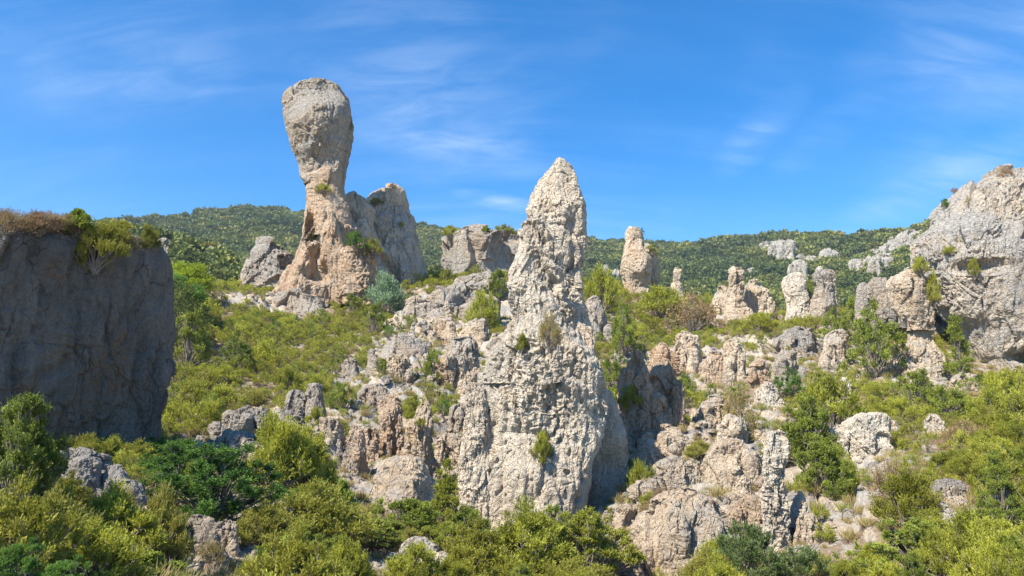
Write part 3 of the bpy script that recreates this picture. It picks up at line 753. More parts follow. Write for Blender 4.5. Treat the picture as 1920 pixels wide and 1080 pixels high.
SMALL = [
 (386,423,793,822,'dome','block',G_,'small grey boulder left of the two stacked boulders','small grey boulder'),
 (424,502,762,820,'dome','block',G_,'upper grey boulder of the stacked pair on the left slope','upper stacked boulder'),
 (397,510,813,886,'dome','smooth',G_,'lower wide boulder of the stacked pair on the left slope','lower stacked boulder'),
 (540,626,722,822,'wedge','smooth',G_,'grey wedge-shaped rock with a steep lit left edge','grey wedge rock'),
 (575,642,785,852,'block','block',R_,'dark cracked rocks at the right foot of the grey wedge rock','cracked rocks by the wedge'),
 (640,668,671,699,'dome','block',G_,'small lone dark rock high on the green left slope','lone dark rock'),
 (680,712,656,708,'spike','block',G_,'pointed grey rock left of the dark round bush','pointed grey rock'),
 (722,775,669,742,'block','fluted',R_,'craggy rock right of the dark round bush','craggy rock'),
 (719,804,627,678,'dome','block',G_,'wide flat grey rock at the head of the rock stairs','wide flat rock'),
 (782,810,601,632,'dome','block',G_,'small rounded rock between two larger ones below the mesa slope','small rounded rock'),
 (811,852,597,642,'block','block',R_,'lumpy split boulder right of a small rounded rock','split boulder'),
 (820,902,638,732,'block','fluted',R_,'tall cracked tan rock close left of the central spire','cracked tan rock'),
 (863,934,602,652,'dome','block',R_,'tan boulder resting by the left shoulder of the central spire','tan boulder'),
 (669,734,723,772,'block','block',G_,'low dark rock ledge below the craggy rock','low dark ledge'),
 (708,757,743,872,'post','fluted',W_,'tan round-headed hoodoo, tallest of the left hoodoos','round-headed hoodoo'),
 (676,710,806,872,'post','fluted',W_,'short tan hoodoo left of the round-headed one','short hoodoo'),
 (640,690,800,900,'wedge','fluted',W_,'eroded tan flank below the short hoodoo','eroded flank'),
 (841,880,764,812,'block','block',G_,'square-topped grey block against the foot of the central spire','square-topped block'),
 (817,876,806,884,'wedge','block',R_,'tan rocks under the square-topped block','rocks under the square block'),
 (468,534,936,976,'dome','block',L_,'pale rock half sunk in bushes above the dry clearing','pale half-sunk rock'),
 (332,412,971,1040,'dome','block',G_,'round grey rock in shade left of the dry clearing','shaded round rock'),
 (408,446,975,1024,'block','block',R_,'upright tan rock touching the shaded round rock','upright tan rock'),
 (66,236,845,940,'wedge','block',G_,'jagged slanting boulder below the left cliff','slanting boulder'),
 (237,297,1014,1050,'dome','block',G_,'low grey rock peeping out of the bottom left bushes','low grey rock'),
 (720,831,1013,1100,'dome','rough',L_,'deeply pitted pale boulder at the bottom edge','pitted pale boulder'),
 (1156,1220,660,860,'wedge','fluted',W_,'shaded brown fluted crag right behind the central spire','brown fluted crag'),
 (1195,1292,690,835,'wedge','fluted',W_,'wide shaded columnar crag right of the central spire','columnar crag'),
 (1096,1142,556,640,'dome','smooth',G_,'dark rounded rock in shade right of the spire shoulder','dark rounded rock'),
 (1217,1264,645,712,'block','block',W_,'orange-tinged lumpy rock, leftmost of the broken row','orange lumpy rock'),
 (1262,1314,625,696,'dome','block',R_,'tall lump in the broken row right of the orange rock','tall lump'),
 (1316,1362,662,722,'block','fluted',W_,'ribbed tan rock in the middle of the broken row','ribbed tan rock'),
 (1352,1402,640,722,'dome','fluted',R_,'rugged double-topped rock in the broken row','double-topped rock'),
 (1404,1441,676,728,'block','block',W_,'brown block ending the broken row at the right','brown block'),
 (1451,1506,658,712,'dome','smooth',G_,'smooth grey boulder below a jagged outcrop on the right slope','smooth grey boulder'),
 (1458,1542,620,668,'block','block',G_,'jagged dark outcrop above the smooth grey boulder','jagged dark outcrop'),
 (1544,1596,624,690,'block','block',R_,'cream rock patch left of the big green bush','cream rock patch'),
 (1412,1464,719,762,'dome','rough',L_,'crumpled pale rock under a bush on the right slope','crumpled pale rock'),
 (1311,1386,744,808,'block','block',R_,'square cream boulder standing above the lower one','square cream boulder'),
 (1340,1407,780,840,'dome','rough',L_,'rounded pale boulder tucked under the square cream one','rounded pale boulder'),
 (1193,1304,803,872,'dome','block',R_,'stepped cream shelf of rock beside the columnar crag','stepped shelf'),
 (1305,1424,829,940,'dome','smooth',R_,'large smooth slab-sided boulder in the lower right','slab-sided boulder'),
 (1201,1325,864,965,'dome','block',R_,'bulging cream boulder stacked over the lowest boulder','bulging cream boulder'),
 (1181,1374,921,1110,'dome','fluted',R_,'massive lowest boulder right of the spire foot','massive lowest boulder'),
 (1360,1443,933,1025,'dome','fluted',W_,'hollowed tan rock right of the massive boulder','hollowed tan rock'),
 (1431,1478,812,1036,'post','rough',L_,'narrow upright grey fin with a dark knobbly top','upright fin'),
 (1454,1476,797,826,'dome','block',L_,'small knob of rock behind the top of the upright fin','small knob'),
 (1484,1520,921,1010,'wedge','fluted',L_,'thin leaning rock blade right of the upright fin','leaning blade'),
 (1494,1534,966,1028,'block','block',R_,'blocky cream rock at the foot of the leaning blade','blocky cream rock'),
 (1733,1777,778,818,'block','rough',L_,'pale cracked boulder alone among the right bushes','lone cracked boulder'),
 (1572,1606,709,760,'spike','block',L_,'pair of pale rock tips in the right bushes','pale rock tips'),
 (1743,1818,899,930,'dome','block',G_,'flat rock almost buried in the lower right scrub','buried flat rock'),
 (1739,1790,945,1002,'dome','rough',L_,'rough pale rock above the big round bush','rough pale rock'),
 (1474,1532,1029,1056,'block','block',L_,'flat white slab at the bottom edge','flat white slab'),
 (1150,1188,950,1012,'block','block',R_,'rough rock squeezed between spire foot and massive boulder','squeezed rock'),
 (1790,1830,700,726,'dome','block',R_,'low cream ledge at the foot of the right cliff','low cream ledge'),
]
MULTI = [
 ('pinnacle', 'pointed stepped pinnacle left of the spire base, rising from a smooth slab', 'stepped pinnacle', R_,
   [([(757,784,806),(765,780,811),(782,777,812),(793,767,814),(812,764,812),(840,757,812),(870,750,816),(900,744,826),(940,740,832)],'fluted',0.8),
    ([(792,766,782),(800,762,790),(830,758,795),(880,752,800)],'block',0.7)], 31),
 ('smooth_slab', 'large smooth sloping slab below the stepped pinnacle', 'smooth slab', R_,
   [([(866,716,790),(875,705,800),(900,690,815),(930,676,826),(960,667,830),(1000,658,830),(1040,652,830)],'smooth',0.8)], 26.5),
 ('fallen_crag', 'big cracked grey rock with a hollow underside and a thin tail, right of centre', 'cracked grey rock', L_,
   [([(780,1606,1658),(786,1596,1668),(803,1580,1672),(844,1584,1678),(868,1590,1676),(892,1604,1674),(917,1622,1664),(940,1622,1652)],'rough',0.7),
    ([(800,1562,1590),(806,1554,1604),(825,1555,1610),(850,1566,1612)],'block',0.8),
    ([(900,1620,1650),(930,1618,1644),(970,1614,1634),(1030,1608,1630)],'fluted',0.8)], None),
 ('layered_outcrop', 'layered rock outcrop on the skyline left of the mushroom-headed rock', 'layered outcrop', G_,
   [([(452,490,515),(460,484,535),(475,476,548),(495,468,556),(530,460,560),(550,455,560)],'rough',0.8),
    ([(485,462,485),(500,455,510),(525,450,520),(550,445,525)],'rough',0.8)], 74),
 ('slab_slope', 'grey stepped slabs sloping down from the flat-topped rock', 'stepped slabs', G_,
   [([(520,880,930),(528,860,945),(545,840,955),(560,830,960)],'block',0.8),
    ([(545,810,870),(553,795,890),(572,780,900),(590,775,905)],'block',0.8),
    ([(562,870,930),(570,860,950),(590,850,955),(606,850,955)],'smooth',0.6),
    ([(565,770,800),(575,762,840),(598,756,850)],'block',0.8)], 'each'),
 ('foot_slab', 'pale slab of rock at the very foot of the mushroom-headed rock', 'pale foot slab', G_,
   [([(556,520,600),(562,512,612),(574,508,616),(582,508,616)],'block',0.5)], 64.5),
]
rnd = random.Random(5)
def rock_at(u, v, w):
    D = hit(u, v)
    return D if D else 75
for i, (u0, u1, v0, v1, form, st, mt, lab, ref) in enumerate(SMALL):
    r = random.Random(100 + i)
    uc = (u0 + u1) / 2
    D = rock_at(uc, min(v1, 1078), u1 - u0)
    wm_ = (u1 - u0) / 2 / FPX * D
    D += wm_ * 0.35
    px = 1.0
    w = (u1 - u0) * 1.12; u0 -= w * .055; u1 += w * .055; h = v1 - v0
    sy = 0.8
    ls = [lump(auto_rows(u0 + w * .03, u1 - w * .03, v0, v1, form, r), D, sy, px, st, 50 + i, below=1.2, amp=1.1, chop=12 if w < 90 else 8, cut=(.74, .95) if w < 90 else (.85, 1.0))]
    if w > 30:
        # broken shoulders round the main mass, spreading at the foot
        for k in range(6 if w > 90 else 5 if w > 60 else 3):
            s = r.uniform(.22, .5); q = r.uniform(-.12, 1.12 - s); top = v0 + h * (r.uniform(.1, .4) if .15 < q + s / 2 < .85 else r.uniform(.4, .75))
            a = u0 + w * q
            ls.append(lump(auto_rows(a, a + w * s, top, v1 + 3, r.choice(['dome', 'block', 'wedge', 'block']), r), D, .9, px, st if k % 2 else 'block', 150 + i * 7 + k, below=1.4, dy=-wm_ * r.uniform(.1, .8), chop=12 if w < 90 else 7, cut=(.74, .95) if w < 90 else (.84, 1.0)))
    build_rock('boulder' if form in ('dome', 'block') else ('rock_fin' if form in ('spike', 'wedge') else 'hoodoo'), lab, [('b', ls, None)], mt, group='small rocks scattered over the slopes', ref=ref)
for i, (nm, lab, ref, mt, lumps, D) in enumerate(MULTI):
    ls = []
    for j, (rows, st, kd) in enumerate(lumps):
        if D in (None, 'each'):
            c = (rows[-1][1] + rows[-1][2]) / 2
            d = hit(c, min(1075, rows[-1][0] - (4 if D == 'each' else 0))) or 70
            if D is None and j < 2: d = 30.5
            if D is None and j == 2: d = 28.5
        else: d = D
        ls.append(lump(rows, d, kd, 1.0, st, 300 + i * 7 + j, below=1.2, dy=-0.3 * j if D is not None and D != 'each' else 0, amp=1.1))
    build_rock(nm, lab, [('b', ls, None)], mt, ref=ref)
# crags far off on the hillside
FARR = [(1430,1500,452,474,'broad white crag near the hill crest, right of centre'),(1505,1530,480,502,'small pale crag below the broad white crag'),
 (1536,1575,470,492,'knuckle of white rock right of the pair of pillars'),(1585,1616,486,508,'rounded white crag left of the long rock scar'),
 (1610,1680,478,504,'long white rock scar slanting up the hill'),(1640,1705,455,476,'upper white rock scar below the crest'),(1680,1735,434,452,'highest white scar on the right crest'),
 (1480,1520,488,525,'grey crag just behind the waisted pillar'),(1527,1548,500,524,'dark grey tooth behind the banded pillar'),
 (1398,1425,503,516,'small white outcrop above the triangular flank'),(1316,1338,530,540,'tiny white outcrop low on the wooded hill'),
 (1424,1438,492,501,'tiny pale boulder between crags on the hill'),(1124,1146,497,530,'grey tooth of rock between spire and bottle-shaped pillar'),(1143,1166,505,532,'darker twin of the grey tooth beside the bottle-shaped pillar'),
 (296,322,448,480,'left grey crag on the wooded spur by the left cliff'),(324,348,452,476,'grey crag in the middle of the wooded spur'),(388,404,462,488,'thin crag on the lower wooded spur'),
 (412,426,476,496,'lowest crag on the wooded spur'),(370,398,518,540,'pale rocks at the valley bottom right of the pine'),(398,418,524,540,'second clump of pale rocks right of the pine'),
 (490,508,414,420,'small white ledge high on the left hill'),(386,408,404,412,'pale ledge at the crest of the left hill'),(1300,1318,500,506,'speck of white rock in the middle of the right woods'),(1250,1270,475,481,'pale ledge above the thin needle')]
for i, (u0, u1, v0, v1, lab) in enumerate(FARR):
    uc = (u0 + u1) / 2
    D = hithill(uc, v1 - 1) or 500
    r = random.Random(700 + i)
    w = u1 - u0
    ls = [lump(auto_rows(u0, u1, v0, v1, r.choice(['dome', 'wedge']) if w < 45 else 'dome', r), D, 0.7, 0.8, 'block', 400 + i, below=6, amp=1.0, kmax=6, chop=3)]
    if w > 25:
        for k in range(9 if w > 45 else 5):
            s = r.uniform(.1, .3); q = r.uniform(.12, .88 - s); a = u0 + w * q
            ls.append(lump(auto_rows(a, a + w * s, v0 + (v1 - v0) * r.uniform(0, .6), v1 + r.uniform(-3, 4), 'block', r), D - D * 0.01 * k, 0.8, 0.8, 'block', 450 + i * 4 + k, below=6, amp=1.2, kmax=6))
    build_rock('distant_crag', lab, [('b', ls, None)], M_FAR if D > 160 else M_GREY, group='crags on the wooded hills', foot=False)
# ------------------------------------------------------------------ vegetation
def unit(a): return a / (np.linalg.norm(a, axis=-1, keepdims=True) + 1e-9)
def leaves(rg, O, Dv, L, tone, nl, ll, lw, spread=0.8, t0=0.1):
    """leaf blades along shoots. O origins, Dv directions, L lengths"""
    n = len(O); t = rg.uniform(t0, 1, (n, nl))
    pos = O[:, None] + Dv[:, None] * (L[:, None] * t)[..., None]
    d = unit(Dv[:, None] * 1.0 + rg.normal(0, spread, (n, nl, 3)))
    side = unit(np.cross(d, rg.normal(0, 1, (n, nl, 3))))
    l = ll * rg.uniform(0.6, 1.3, (n, nl, 1)); w = lw * rg.uniform(0.7, 1.3, (n, nl, 1))
    a = pos; b = pos + d * l * 0.5 + side * w / 2; c = pos + d * l; e = pos + d * l * 0.5 - side * w / 2
    V = np.stack([a, b, c, e], 2).reshape(-1, 3)
    m = n * nl
    F = np.arange(m * 4).reshape(-1, 4)
    tn = np.clip(np.repeat(tone, nl) + rg.normal(0, 0.13, m), 0, 1)
    return V, F, np.repeat(tn, 4)
def tubes(paths, sides=4):
    """paths: list of (points (k,3), radii (k))"""
    Vs, Fs, off = [], [], 0
    for p, r in paths:
        p = np.asarray(p, float); k = len(p)
        t = unit(np.gradient(p, axis=0)); u = unit(np.cross(t, [0.31, 0.2, 0.93] if abs(t[0][2]) < 0.9 else [1, 0.1, 0]))
        w = np.cross(t, u); a = np.linspace(0, 2 * math.pi, sides, endpoint=False)
        V = p[:, None] + (u[:, None] * np.cos(a)[None, :, None] + w[:, None] * np.sin(a)[None, :, None]) * np.asarray(r)[:, None, None]
        Vs.append(V.reshape(-1, 3)); Fs.append(grid_faces(k, sides, True) + off); off += k * sides
    return np.vstack(Vs), np.vstack(Fs)
def bez(a, b, c, k=7):
    t = np.linspace(0, 1, k)[:, None]
    return (1 - t) ** 2 * a + 2 * t * (1 - t) * b + t ** 2 * c

KIND = {
 # lobes, shoots per lobe, leaves per shoot, leaf len, leaf width, lobe radius, up bias, height/width, spread, shoot length
 'broom':   (38, 42, 14, .080, .014, .20, 1.5, .80, .42, .32),
 'juniper': (46, 56, 12, .048, .015, .21, 1.4, 1.0, .75, .15),
 'cone':    (46, 56, 12, .048, .015, .22, 1.2, 1.7, .7, .16),
 'round':   (30, 60, 9, .075, .042, .26, .3, .85, .9, .15),
 'dry':     (26, 40, 5, .065, .014, .26, .9, .6, .7, .26),
 'slender': (20, 26, 15, .13, .018, .24, 1.9, 1.0, .45, .42),
}
def plant(kind, seed, lod=0):
    nlobe, ns, nl, ll, lw, lr, upb, asp, spread, sl = KIND[kind]
    rg = np.random.default_rng(seed)
    if lod == 0: nlobe = int(nlobe * 1.5); ns = int(ns * .8); lw *= 1.4; lr *= .72
    if lod == 1: nlobe = int(nlobe * 1.3); lr *= .8; ns = int(ns * .5); nl = int(max(4, nl * .55)); ll *= 1.35; lw *= 1.9
    if lod == 2: nlobe = int(nlobe * .6); ns = int(ns * .35); nl = int(max(4, nl * .45)); ll *= 1.6; lw *= 2.6; lr *= 1.15
    if lod == -1: nlobe = int(nlobe * 2.3); ns = int(ns * .75); ll *= .85; lw *= 1.15; lr *= .58; sl *= .85
    Hh = asp * 2 * 0.8
    phi = rg.uniform(0, 2 * math.pi, nlobe); cz = rg.uniform(0.0, 1, nlobe) ** 0.8
    rad = rg.uniform(.55, 1.0, nlobe)
    pr = np.sqrt(np.clip(1 - cz ** 2, 0, 1))
    if kind == 'cone': pr = (1 - cz) * 0.85 + 0.08; rad = rg.uniform(.7, 1.0, nlobe)
    uneven = 1 + 0.28 * np.sin(phi * 2 + rg.uniform(0, 6)) + 0.18 * np.sin(phi * 3 + rg.uniform(0, 6))
    LC = np.stack([np.cos(phi) * pr * rad * uneven * 0.8, np.sin(phi) * pr * rad * uneven * 0.8, (0.12 + 0.88 * cz) * Hh * (0.62 + .38 * rad) * rg.uniform(.8, 1.12, nlobe) - .05], -1)
    lrad = lr * rg.uniform(.65, 1.35, nlobe); ltone = rg.uniform(0, 1, nlobe)
    # shoots leave the lobe's heart outwards and upwards
    dirs = unit(rg.normal(0, 1, (nlobe, ns, 3)) + np.array([0, 0, upb]) + 0.5 * unit(LC)[:, None])
    O = LC[:, None] + dirs * (lrad[:, None, None] * rg.uniform(.05, .8, (nlobe, ns, 1))) * np.array([1, 1, .85])
    D2 = unit(dirs + rg.normal(0, .3, dirs.shape) + np.array([0, 0, upb * .5]))
    L = sl * rg.uniform(.5, 1.25, (nlobe, ns))
    tone = np.clip(np.repeat(ltone[:, None], ns, 1) + rg.normal(0, .12, (nlobe, ns)), 0, 1)
    V, F, T = leaves(rg, O.reshape(-1, 3), D2.reshape(-1, 3), L.ravel(), tone.ravel(), nl, ll, lw, spread)
    paths = []
    for i in range(nlobe):
        b0 = np.array([rg.uniform(-.08, .08), rg.uniform(-.08, .08), -.12])
        mid = np.array([LC[i, 0] * .35, LC[i, 1] * .35, LC[i, 2] * .55])
        r0 = rg.uniform(.014, .030)
        q = bez(b0, mid, LC[i]); q[1:-1] += rg.normal(0, .02, (5, 3))
        paths.append((q, np.linspace(r0, r0 * .35, 7)))
        for k in range(5 if lod <= 0 else 2):
            j = rg.integers(0, ns)
            e = O[i, j] + D2[i, j] * L[i, j] * (.9 if kind != 'dry' else 1.3)
            paths.append((bez(LC[i] * .96, (LC[i] + e) / 2 + rg.normal(0, .02, 3), e, 4), np.linspace(r0 * .4, r0 * .12, 4)))
    SV, SF = tubes(paths, 4 if lod <= 0 else 3)
    return (V, F, T), (SV, SF)
def plant_meshes(kind, seed, lod, mat):
    (V, F, T), (SV, SF) = plant(kind, seed, lod)
    return mesh_from('foliage', V, F, [mat], attr={'tone': T}), mesh_from('stem', SV, SF, [M_BARK])
def plant_single(kind, seed, lod, mat):
    (V, F, T), (SV, SF) = plant(kind, seed, lod)
    n = len(V)
    return mesh_from('shrub', np.vstack([V, SV]), np.vstack([F, SF + n]), [mat, M_BARK],
                     fmat=np.concatenate([np.zeros(len(F)), np.ones(len(SF))]), attr={'tone': np.concatenate([T, np.full(len(SV), .5)])})

LIB = {}
def lib(kind, mat, lod, k):
    key = (kind, mat.name, lod, k)
    if key not in LIB:
        geo = (kind, lod, k)
        if geo not in LIB: LIB[geo] = plant(kind, 1000 + k * 31 + sum(map(ord, kind)), lod)
        (V, F, T), (SV, SF) = LIB[geo]
        LIB[key] = (mesh_from('foliage', V, F, [mat], attr={'tone': T}), mesh_from('stem', SV, SF, [M_BARK]))
    return LIB[key]
def lib1(kind, mat, k):
    key = (kind, mat.name, 'single', k)
    if key not in LIB: LIB[key] = plant_single(kind, 5000 + k * 17, 2, mat)
    return LIB[key]

SHRUBS = []   # dicts, labelled at the end
TYPES = {
 'broom': ('broom', L_BROOM, 'yellow-green broom-like shrub'), 'juniper': ('juniper', L_JUNIP, 'dense green juniper bush'),
 'dark': ('juniper', L_DARK, 'deep green bushy juniper'), 'cone': ('cone', L_JUNIP, 'upright pointed green juniper'),
 'round': ('round', L_ROUND, 'round-leaved bright green bush'), 'dry': ('dry', L_DRY, 'dry brown twiggy shrub'),
 'ochre': ('broom', L_OCHRE, 'yellowing olive-green shrub'), 'blue': ('broom', L_BLUE, 'blue-green glaucous bush'),
 'slender': ('slender', L_OLIVE, 'dark shrub with slender upright leaves'),
}
def put_shrub(t, x, y, z, wid, hei, lod, single=False, rz=None, name=None, label=None, tilt=(0, 0)):
    kind, mat, desc = TYPES[t]
    r = random.Random(int(x * 1000) * 7 + int(y * 1000) + int(z * 777))
    k = r.randrange(3 if lod >= 0 else 2)
    if t == 'slender': k = 0
    sx = wid / 2.0; sz = hei / (KIND[kind][7] * 1.6 * 1.08)
    nm = name or {'juniper': 'juniper_bush', 'cone': 'juniper_bush', 'dark': 'juniper_bush', 'dry': 'dry_shrub'}.get(t, 'shrub')
    if single:
        o = bpy.data.objects.new(nm, lib1(kind, mat, k)); COL.objects.link(o); root = o
    else:
        root = bpy.data.objects.new(nm, None); root.empty_display_size = .2; COL.objects.link(root)
        fm, sm = lib(kind, mat, lod, k)
        link('foliage', fm, root); link('stem', sm, root)
    root.location = (x, y, z); root.scale = (sx, sx, sz)
    root.rotation_euler = (tilt[0], tilt[1], rz if rz is not None else r.uniform(0, 6.28))
    root['category'] = 'shrub'; 
    if label: root['label'] = label
    u, v = to_px((x, y, z + hei * .5))
    SHRUBS.append(dict(o=root, u=u, v=v, t=t, desc=desc, D=y, w=wid, own=bool(label)))
    return root

# sight lines against the rocks
BVHS = []
for V_, T_ in BV:
    step = max(1, len(T_) // 4000)
    BVHS.append((V_.min(0), V_.max(0)))
ROCKBOX = []
for (mn, mxx) in BVHS:
    c = (mn + mxx) / 2
    us = [to_px((a, c[1], b))[0] for a in (mn[0], mxx[0]) for b in (mn[2], mxx[2])]
    vs = [to_px((a, c[1], b))[1] for a in (mn[0], mxx[0]) for b in (mn[2], mxx[2])]
    ROCKBOX.append((min(us), max(us), min(vs), max(vs), c[1]))
def hidden(u, v, D):
    for (a, b, c, d, rd) in ROCKBOX:
        m = (b - a) * .16; n = (d - c) * .1
        if a + m < u < b - m and c + n < v < d and rd < D - 1: return True
    return False

def covers(u, v, wpx, hpx, D, lim=.10):
    # would a plant standing here cover a rock just behind it
    a0, a1, b0, b1 = u - wpx / 2, u + wpx / 2, v - hpx, v
    for (a, b, c, d, rd) in ROCKBOX:
        if not (D < rd < D + 16): continue
        d2 = c + (d - c) * (.72 if d - c < 300 else .80)
        ox = min(a1, b) - max(a0, a); oy = min(b1, d2) - max(b0, c)
        if ox > 0 and oy > 0 and (ox * oy > lim * (b - a) * (d2 - c) or ox * oy > .3 * wpx * hpx): return True
    return False

# --- shrubs one can point at: type, u, v of the foot, width px, height px, distance (None: where the slope is), label
HAND = [
 ('dark', 400, 975, 250, 150, 17.5, 'deep green juniper mass spreading below the left cliff'),
 ('dark', 345, 930, 190, 110, 20, 'dark juniper mound at the corner of the left cliff'),
 ('dark', 300, 880, 150, 60, 24.5, 'low dark green bush touching the foot of the left cliff'),
 ('juniper', 20, 930, 250, 215, 11, 'tall bright bushy shrub in front of the left cliff at the left edge'),
 ('broom', 90, 1030, 180, 95, 10.5, 'leggy broom shrub below the slanting boulder'),
 ('broom', 210, 1030, 200, 105, 12, 'wide yellow-green shrub in front of the slanting boulder'),
 ('broom', 300, 1040, 130, 110, 12.5, 'yellow-green shrub left of the shaded round rock'),
 ('ochre', 20, 1100, 260, 170, 8, 'olive shrub with bare grey twigs in the bottom left corner'),
 ('broom', 160, 1110, 220, 120, 9, 'spreading broom at the bottom edge near the left corner'),
 ('round', 270, 1110, 120, 70, 10.5, 'small leafy bush at the bottom edge by the dry clearing'),
 ('broom', 520, 900, 160, 110, 24, 'feathery broom right of the lower stacked boulder'),
 ('broom', 575, 905, 130, 90, 25, 'feathery broom under the grey wedge rock'),
 ('broom', 490, 1040, 120, 90, 17, 'green broom right of the dry clearing'),
 ('broom', 590, 1040, 220, 120, 18, 'large soft broom in the bottom middle left'),
 ('round', 540, 1090, 120, 85, 14, 'bright small-leaved bush at the bottom edge right of the clearing'),
 ('round', 640, 1010, 70, 110, 20, 'sparse tree-like bush with round leaves by the bare pink soil'),
 ('juniper', 620, 1090, 130, 90, 15, 'green juniper at the bottom edge left of the pitted boulder'),
 ('cone', 835, 1000, 115, 135, 24, 'upright juniper against the left foot of the central spire'),
 ('juniper', 760, 1015, 150, 95, 22, 'juniper in front of the smooth sloping slab'),
 ('juniper', 700, 1070, 130, 100, 20, 'juniper left of the pitted pale boulder'),
 ('juniper', 830, 1060, 130, 90, 21, 'juniper between the pitted boulder and the central spire'),
 ('juniper', 1100, 1090, 210, 140, 20, 'big juniper covering the right foot of the central spire'),
 ('broom', 990, 1100, 230, 140, 19.5, 'wide broom at the bottom edge before the central spire'),
 ('ochre', 890, 1100, 150, 110, 19, 'yellowish broom at the bottom edge left of the wide broom'),
 ('juniper', 1030, 1060, 130, 110, 21, 'juniper leaning on the front of the central spire'),
 ('broom', 1205, 955, 80, 80, 28, 'light green broom in the gap right of the central spire'),
 ('slender', 1400, 1100, 160, 110, 18, 'dark slender-leaved shrub at the bottom edge below the massive boulder'),
 ('broom', 1330, 1110, 150, 70, 18, 'small broom at the bottom edge below the massive boulder'),
 ('slender', 1500, 1110, 120, 80, 18, 'slender-leaved shrub at the bottom edge near the flat white slab'),
 ('juniper', 1730, 1110, 220, 140, 17, 'big round grey-green juniper at the bottom edge on the right'),
 ('cone', 1880, 1000, 130, 160, 19, 'tall juniper at the lower right edge'),
 ('broom', 1820, 1100, 170, 130, 15.5, 'broom filling the bottom right corner'),
 ('ochre', 1700, 985, 130, 95, 21, 'brownish broom left of the rough pale rock'),
 ('juniper', 1540, 925, 130, 105, 26.5, 'dense green bush between the upright fin and the cracked grey rock'),
 ('broom', 1565, 900, 80, 70, 27, 'broom on top of the bare sandy gully'),
 ('juniper', 1510, 830, 150, 95, 31, 'rounded green bush above the cracked grey rock'),
 ('broom', 1560, 790, 130, 80, 34, 'spreading broom on the right slope above the cracked rock'),
 ('juniper', 1642, 690, 112, 118, 45, 'large round juniper left of the overhanging hoodoo'),
 ('cone', 1802, 728, 92, 140, 45, 'tall pointed juniper between the hoodoo and the right cliff'),
 ('juniper', 1780, 790, 110, 70, 36, 'green juniper below the foot of the hoodoo'),
 ('juniper', 1720, 755, 100, 70, 38, 'juniper in front of the overhanging hoodoo'),
 ('broom', 1890, 770, 100, 70, 36, 'broom at the right edge below the right cliff'),
 ('dry', 1385, 790, 70, 70, 36, 'grey twiggy shrub beside the square cream boulder'),
 ('dry', 1240, 990, 90, 70, 23, 'brown twiggy shrub growing on the massive boulder'),
 ('broom', 1225, 965, 70, 40, 23.5, 'green tuft above the twiggy shrub on the massive boulder'),
 ('juniper', 718, 725, 42, 54, 43, 'dark round bush standing between pointed and craggy rocks'),
 ('juniper', 640, 772, 54, 62, 38, 'dark bush resting on the right side of the grey wedge rock'),
 ('broom', 775, 780, 50, 36, 38, 'small green bush behind the round-headed hoodoo'),
 ('juniper', 812, 700, 50, 60, 44, 'bush in the crevice left of the cracked tan rock'),
 ('juniper', 935, 530, 75, 48, 66, 'bright rounded bush in front of the flat-topped rock'),
 ('broom', 905, 572, 70, 55, 58, 'green bush on the slabs left of the spire shoulder'),
 ('blue', 720, 560, 90, 58, 62, 'blue-green bush at the right foot of the mushroom-headed rock'),
 ('juniper', 700, 625, 60, 62, 56, 'dark tall bush below the blue-green bush'),
 ('juniper', 660, 565, 50, 34, 62, 'small green bush at the foot of the mushroom-headed rock'),
 ('juniper', 350, 690, 90, 120, 44, 'dark tall bush in the shadow right of the left cliff'),
 ('juniper', 1146, 690, 76, 60, 45, 'dark green bush squeezed right of the spire shoulder'),
 ('juniper', 1170, 640, 70, 70, 53, 'round green bush right of the dark rounded rock'),
 ('dry', 1300, 620, 110, 62, 62, 'pinkish brown dry shrub on the ridge below the thin needle'),
 ('broom', 1240, 590, 110, 50, 66, 'broom at the foot of the bottle-shaped pillar'),
 ('broom', 1128, 575, 70, 70, 66, 'tall yellow-green broom left of the bottle-shaped pillar'),
 ('juniper', 1600, 625, 60, 70, 58, 'green bush right of the banded pillar'),
 ('juniper', 1565, 640, 70, 60, 55, 'olive bush below the banded pillar'),
 ('broom', 1430, 640, 80, 50, 60, 'light bush below the triangular flank'),
 ('juniper', 1520, 575, 26, 50, 69, 'narrow bush wedged between the pair of pillars'),
 ('juniper', 1285, 760, 60, 60, 44, 'dark bush at the right end of the columnar crag'),
 ('dry', 120, 1075, 120, 80, 9.5, 'bare grey twiggy shrub near the bottom left corner'),
 ('dry', 395, 1065, 60, 36, 14, 'small dead twiggy clump in the dry clearing'),
 ('dry', 230, 960, 90, 50, 15.5, 'brown twiggy shrub behind the wide yellow-green shrub at lower left'),
 ('dry', 1680, 940, 110, 70, 22, 'greyish twiggy shrub right of the bare sandy gully'),
 ('dry', 1030, 655, 70, 62, 26.3, 'bare twiggy shrub rooted on the ledge of the central spire'),
]
for (t, u, v, w, h, D, lab) in HAND:
    D = D or hit(u, v) or 60
    p = P(u, v, D)
    gz = H(p[0], p[1])[0]
    on_rock = any(k in lab for k in ('growing on', 'above the twiggy', 'rooted on', 'resting on', 'wedged'))
    z = p[2] if on_rock else min(max(gz - .05, p[2] - 1.2), p[2] + .6) if t != 'x' else gz
    if not on_rock: z = gz - .05
    top = P(u, v - h, D)[2]
    hh = max(0.4, min(top - z, 1.35 * h * D / FPX))
    wid = w * D / FPX
    lod = -1 if D < 21 else (0 if D < 32 else 1)
    put_shrub(t, p[0], p[1], z, wid, hh, lod, label=lab)
HAZE = 0.00016
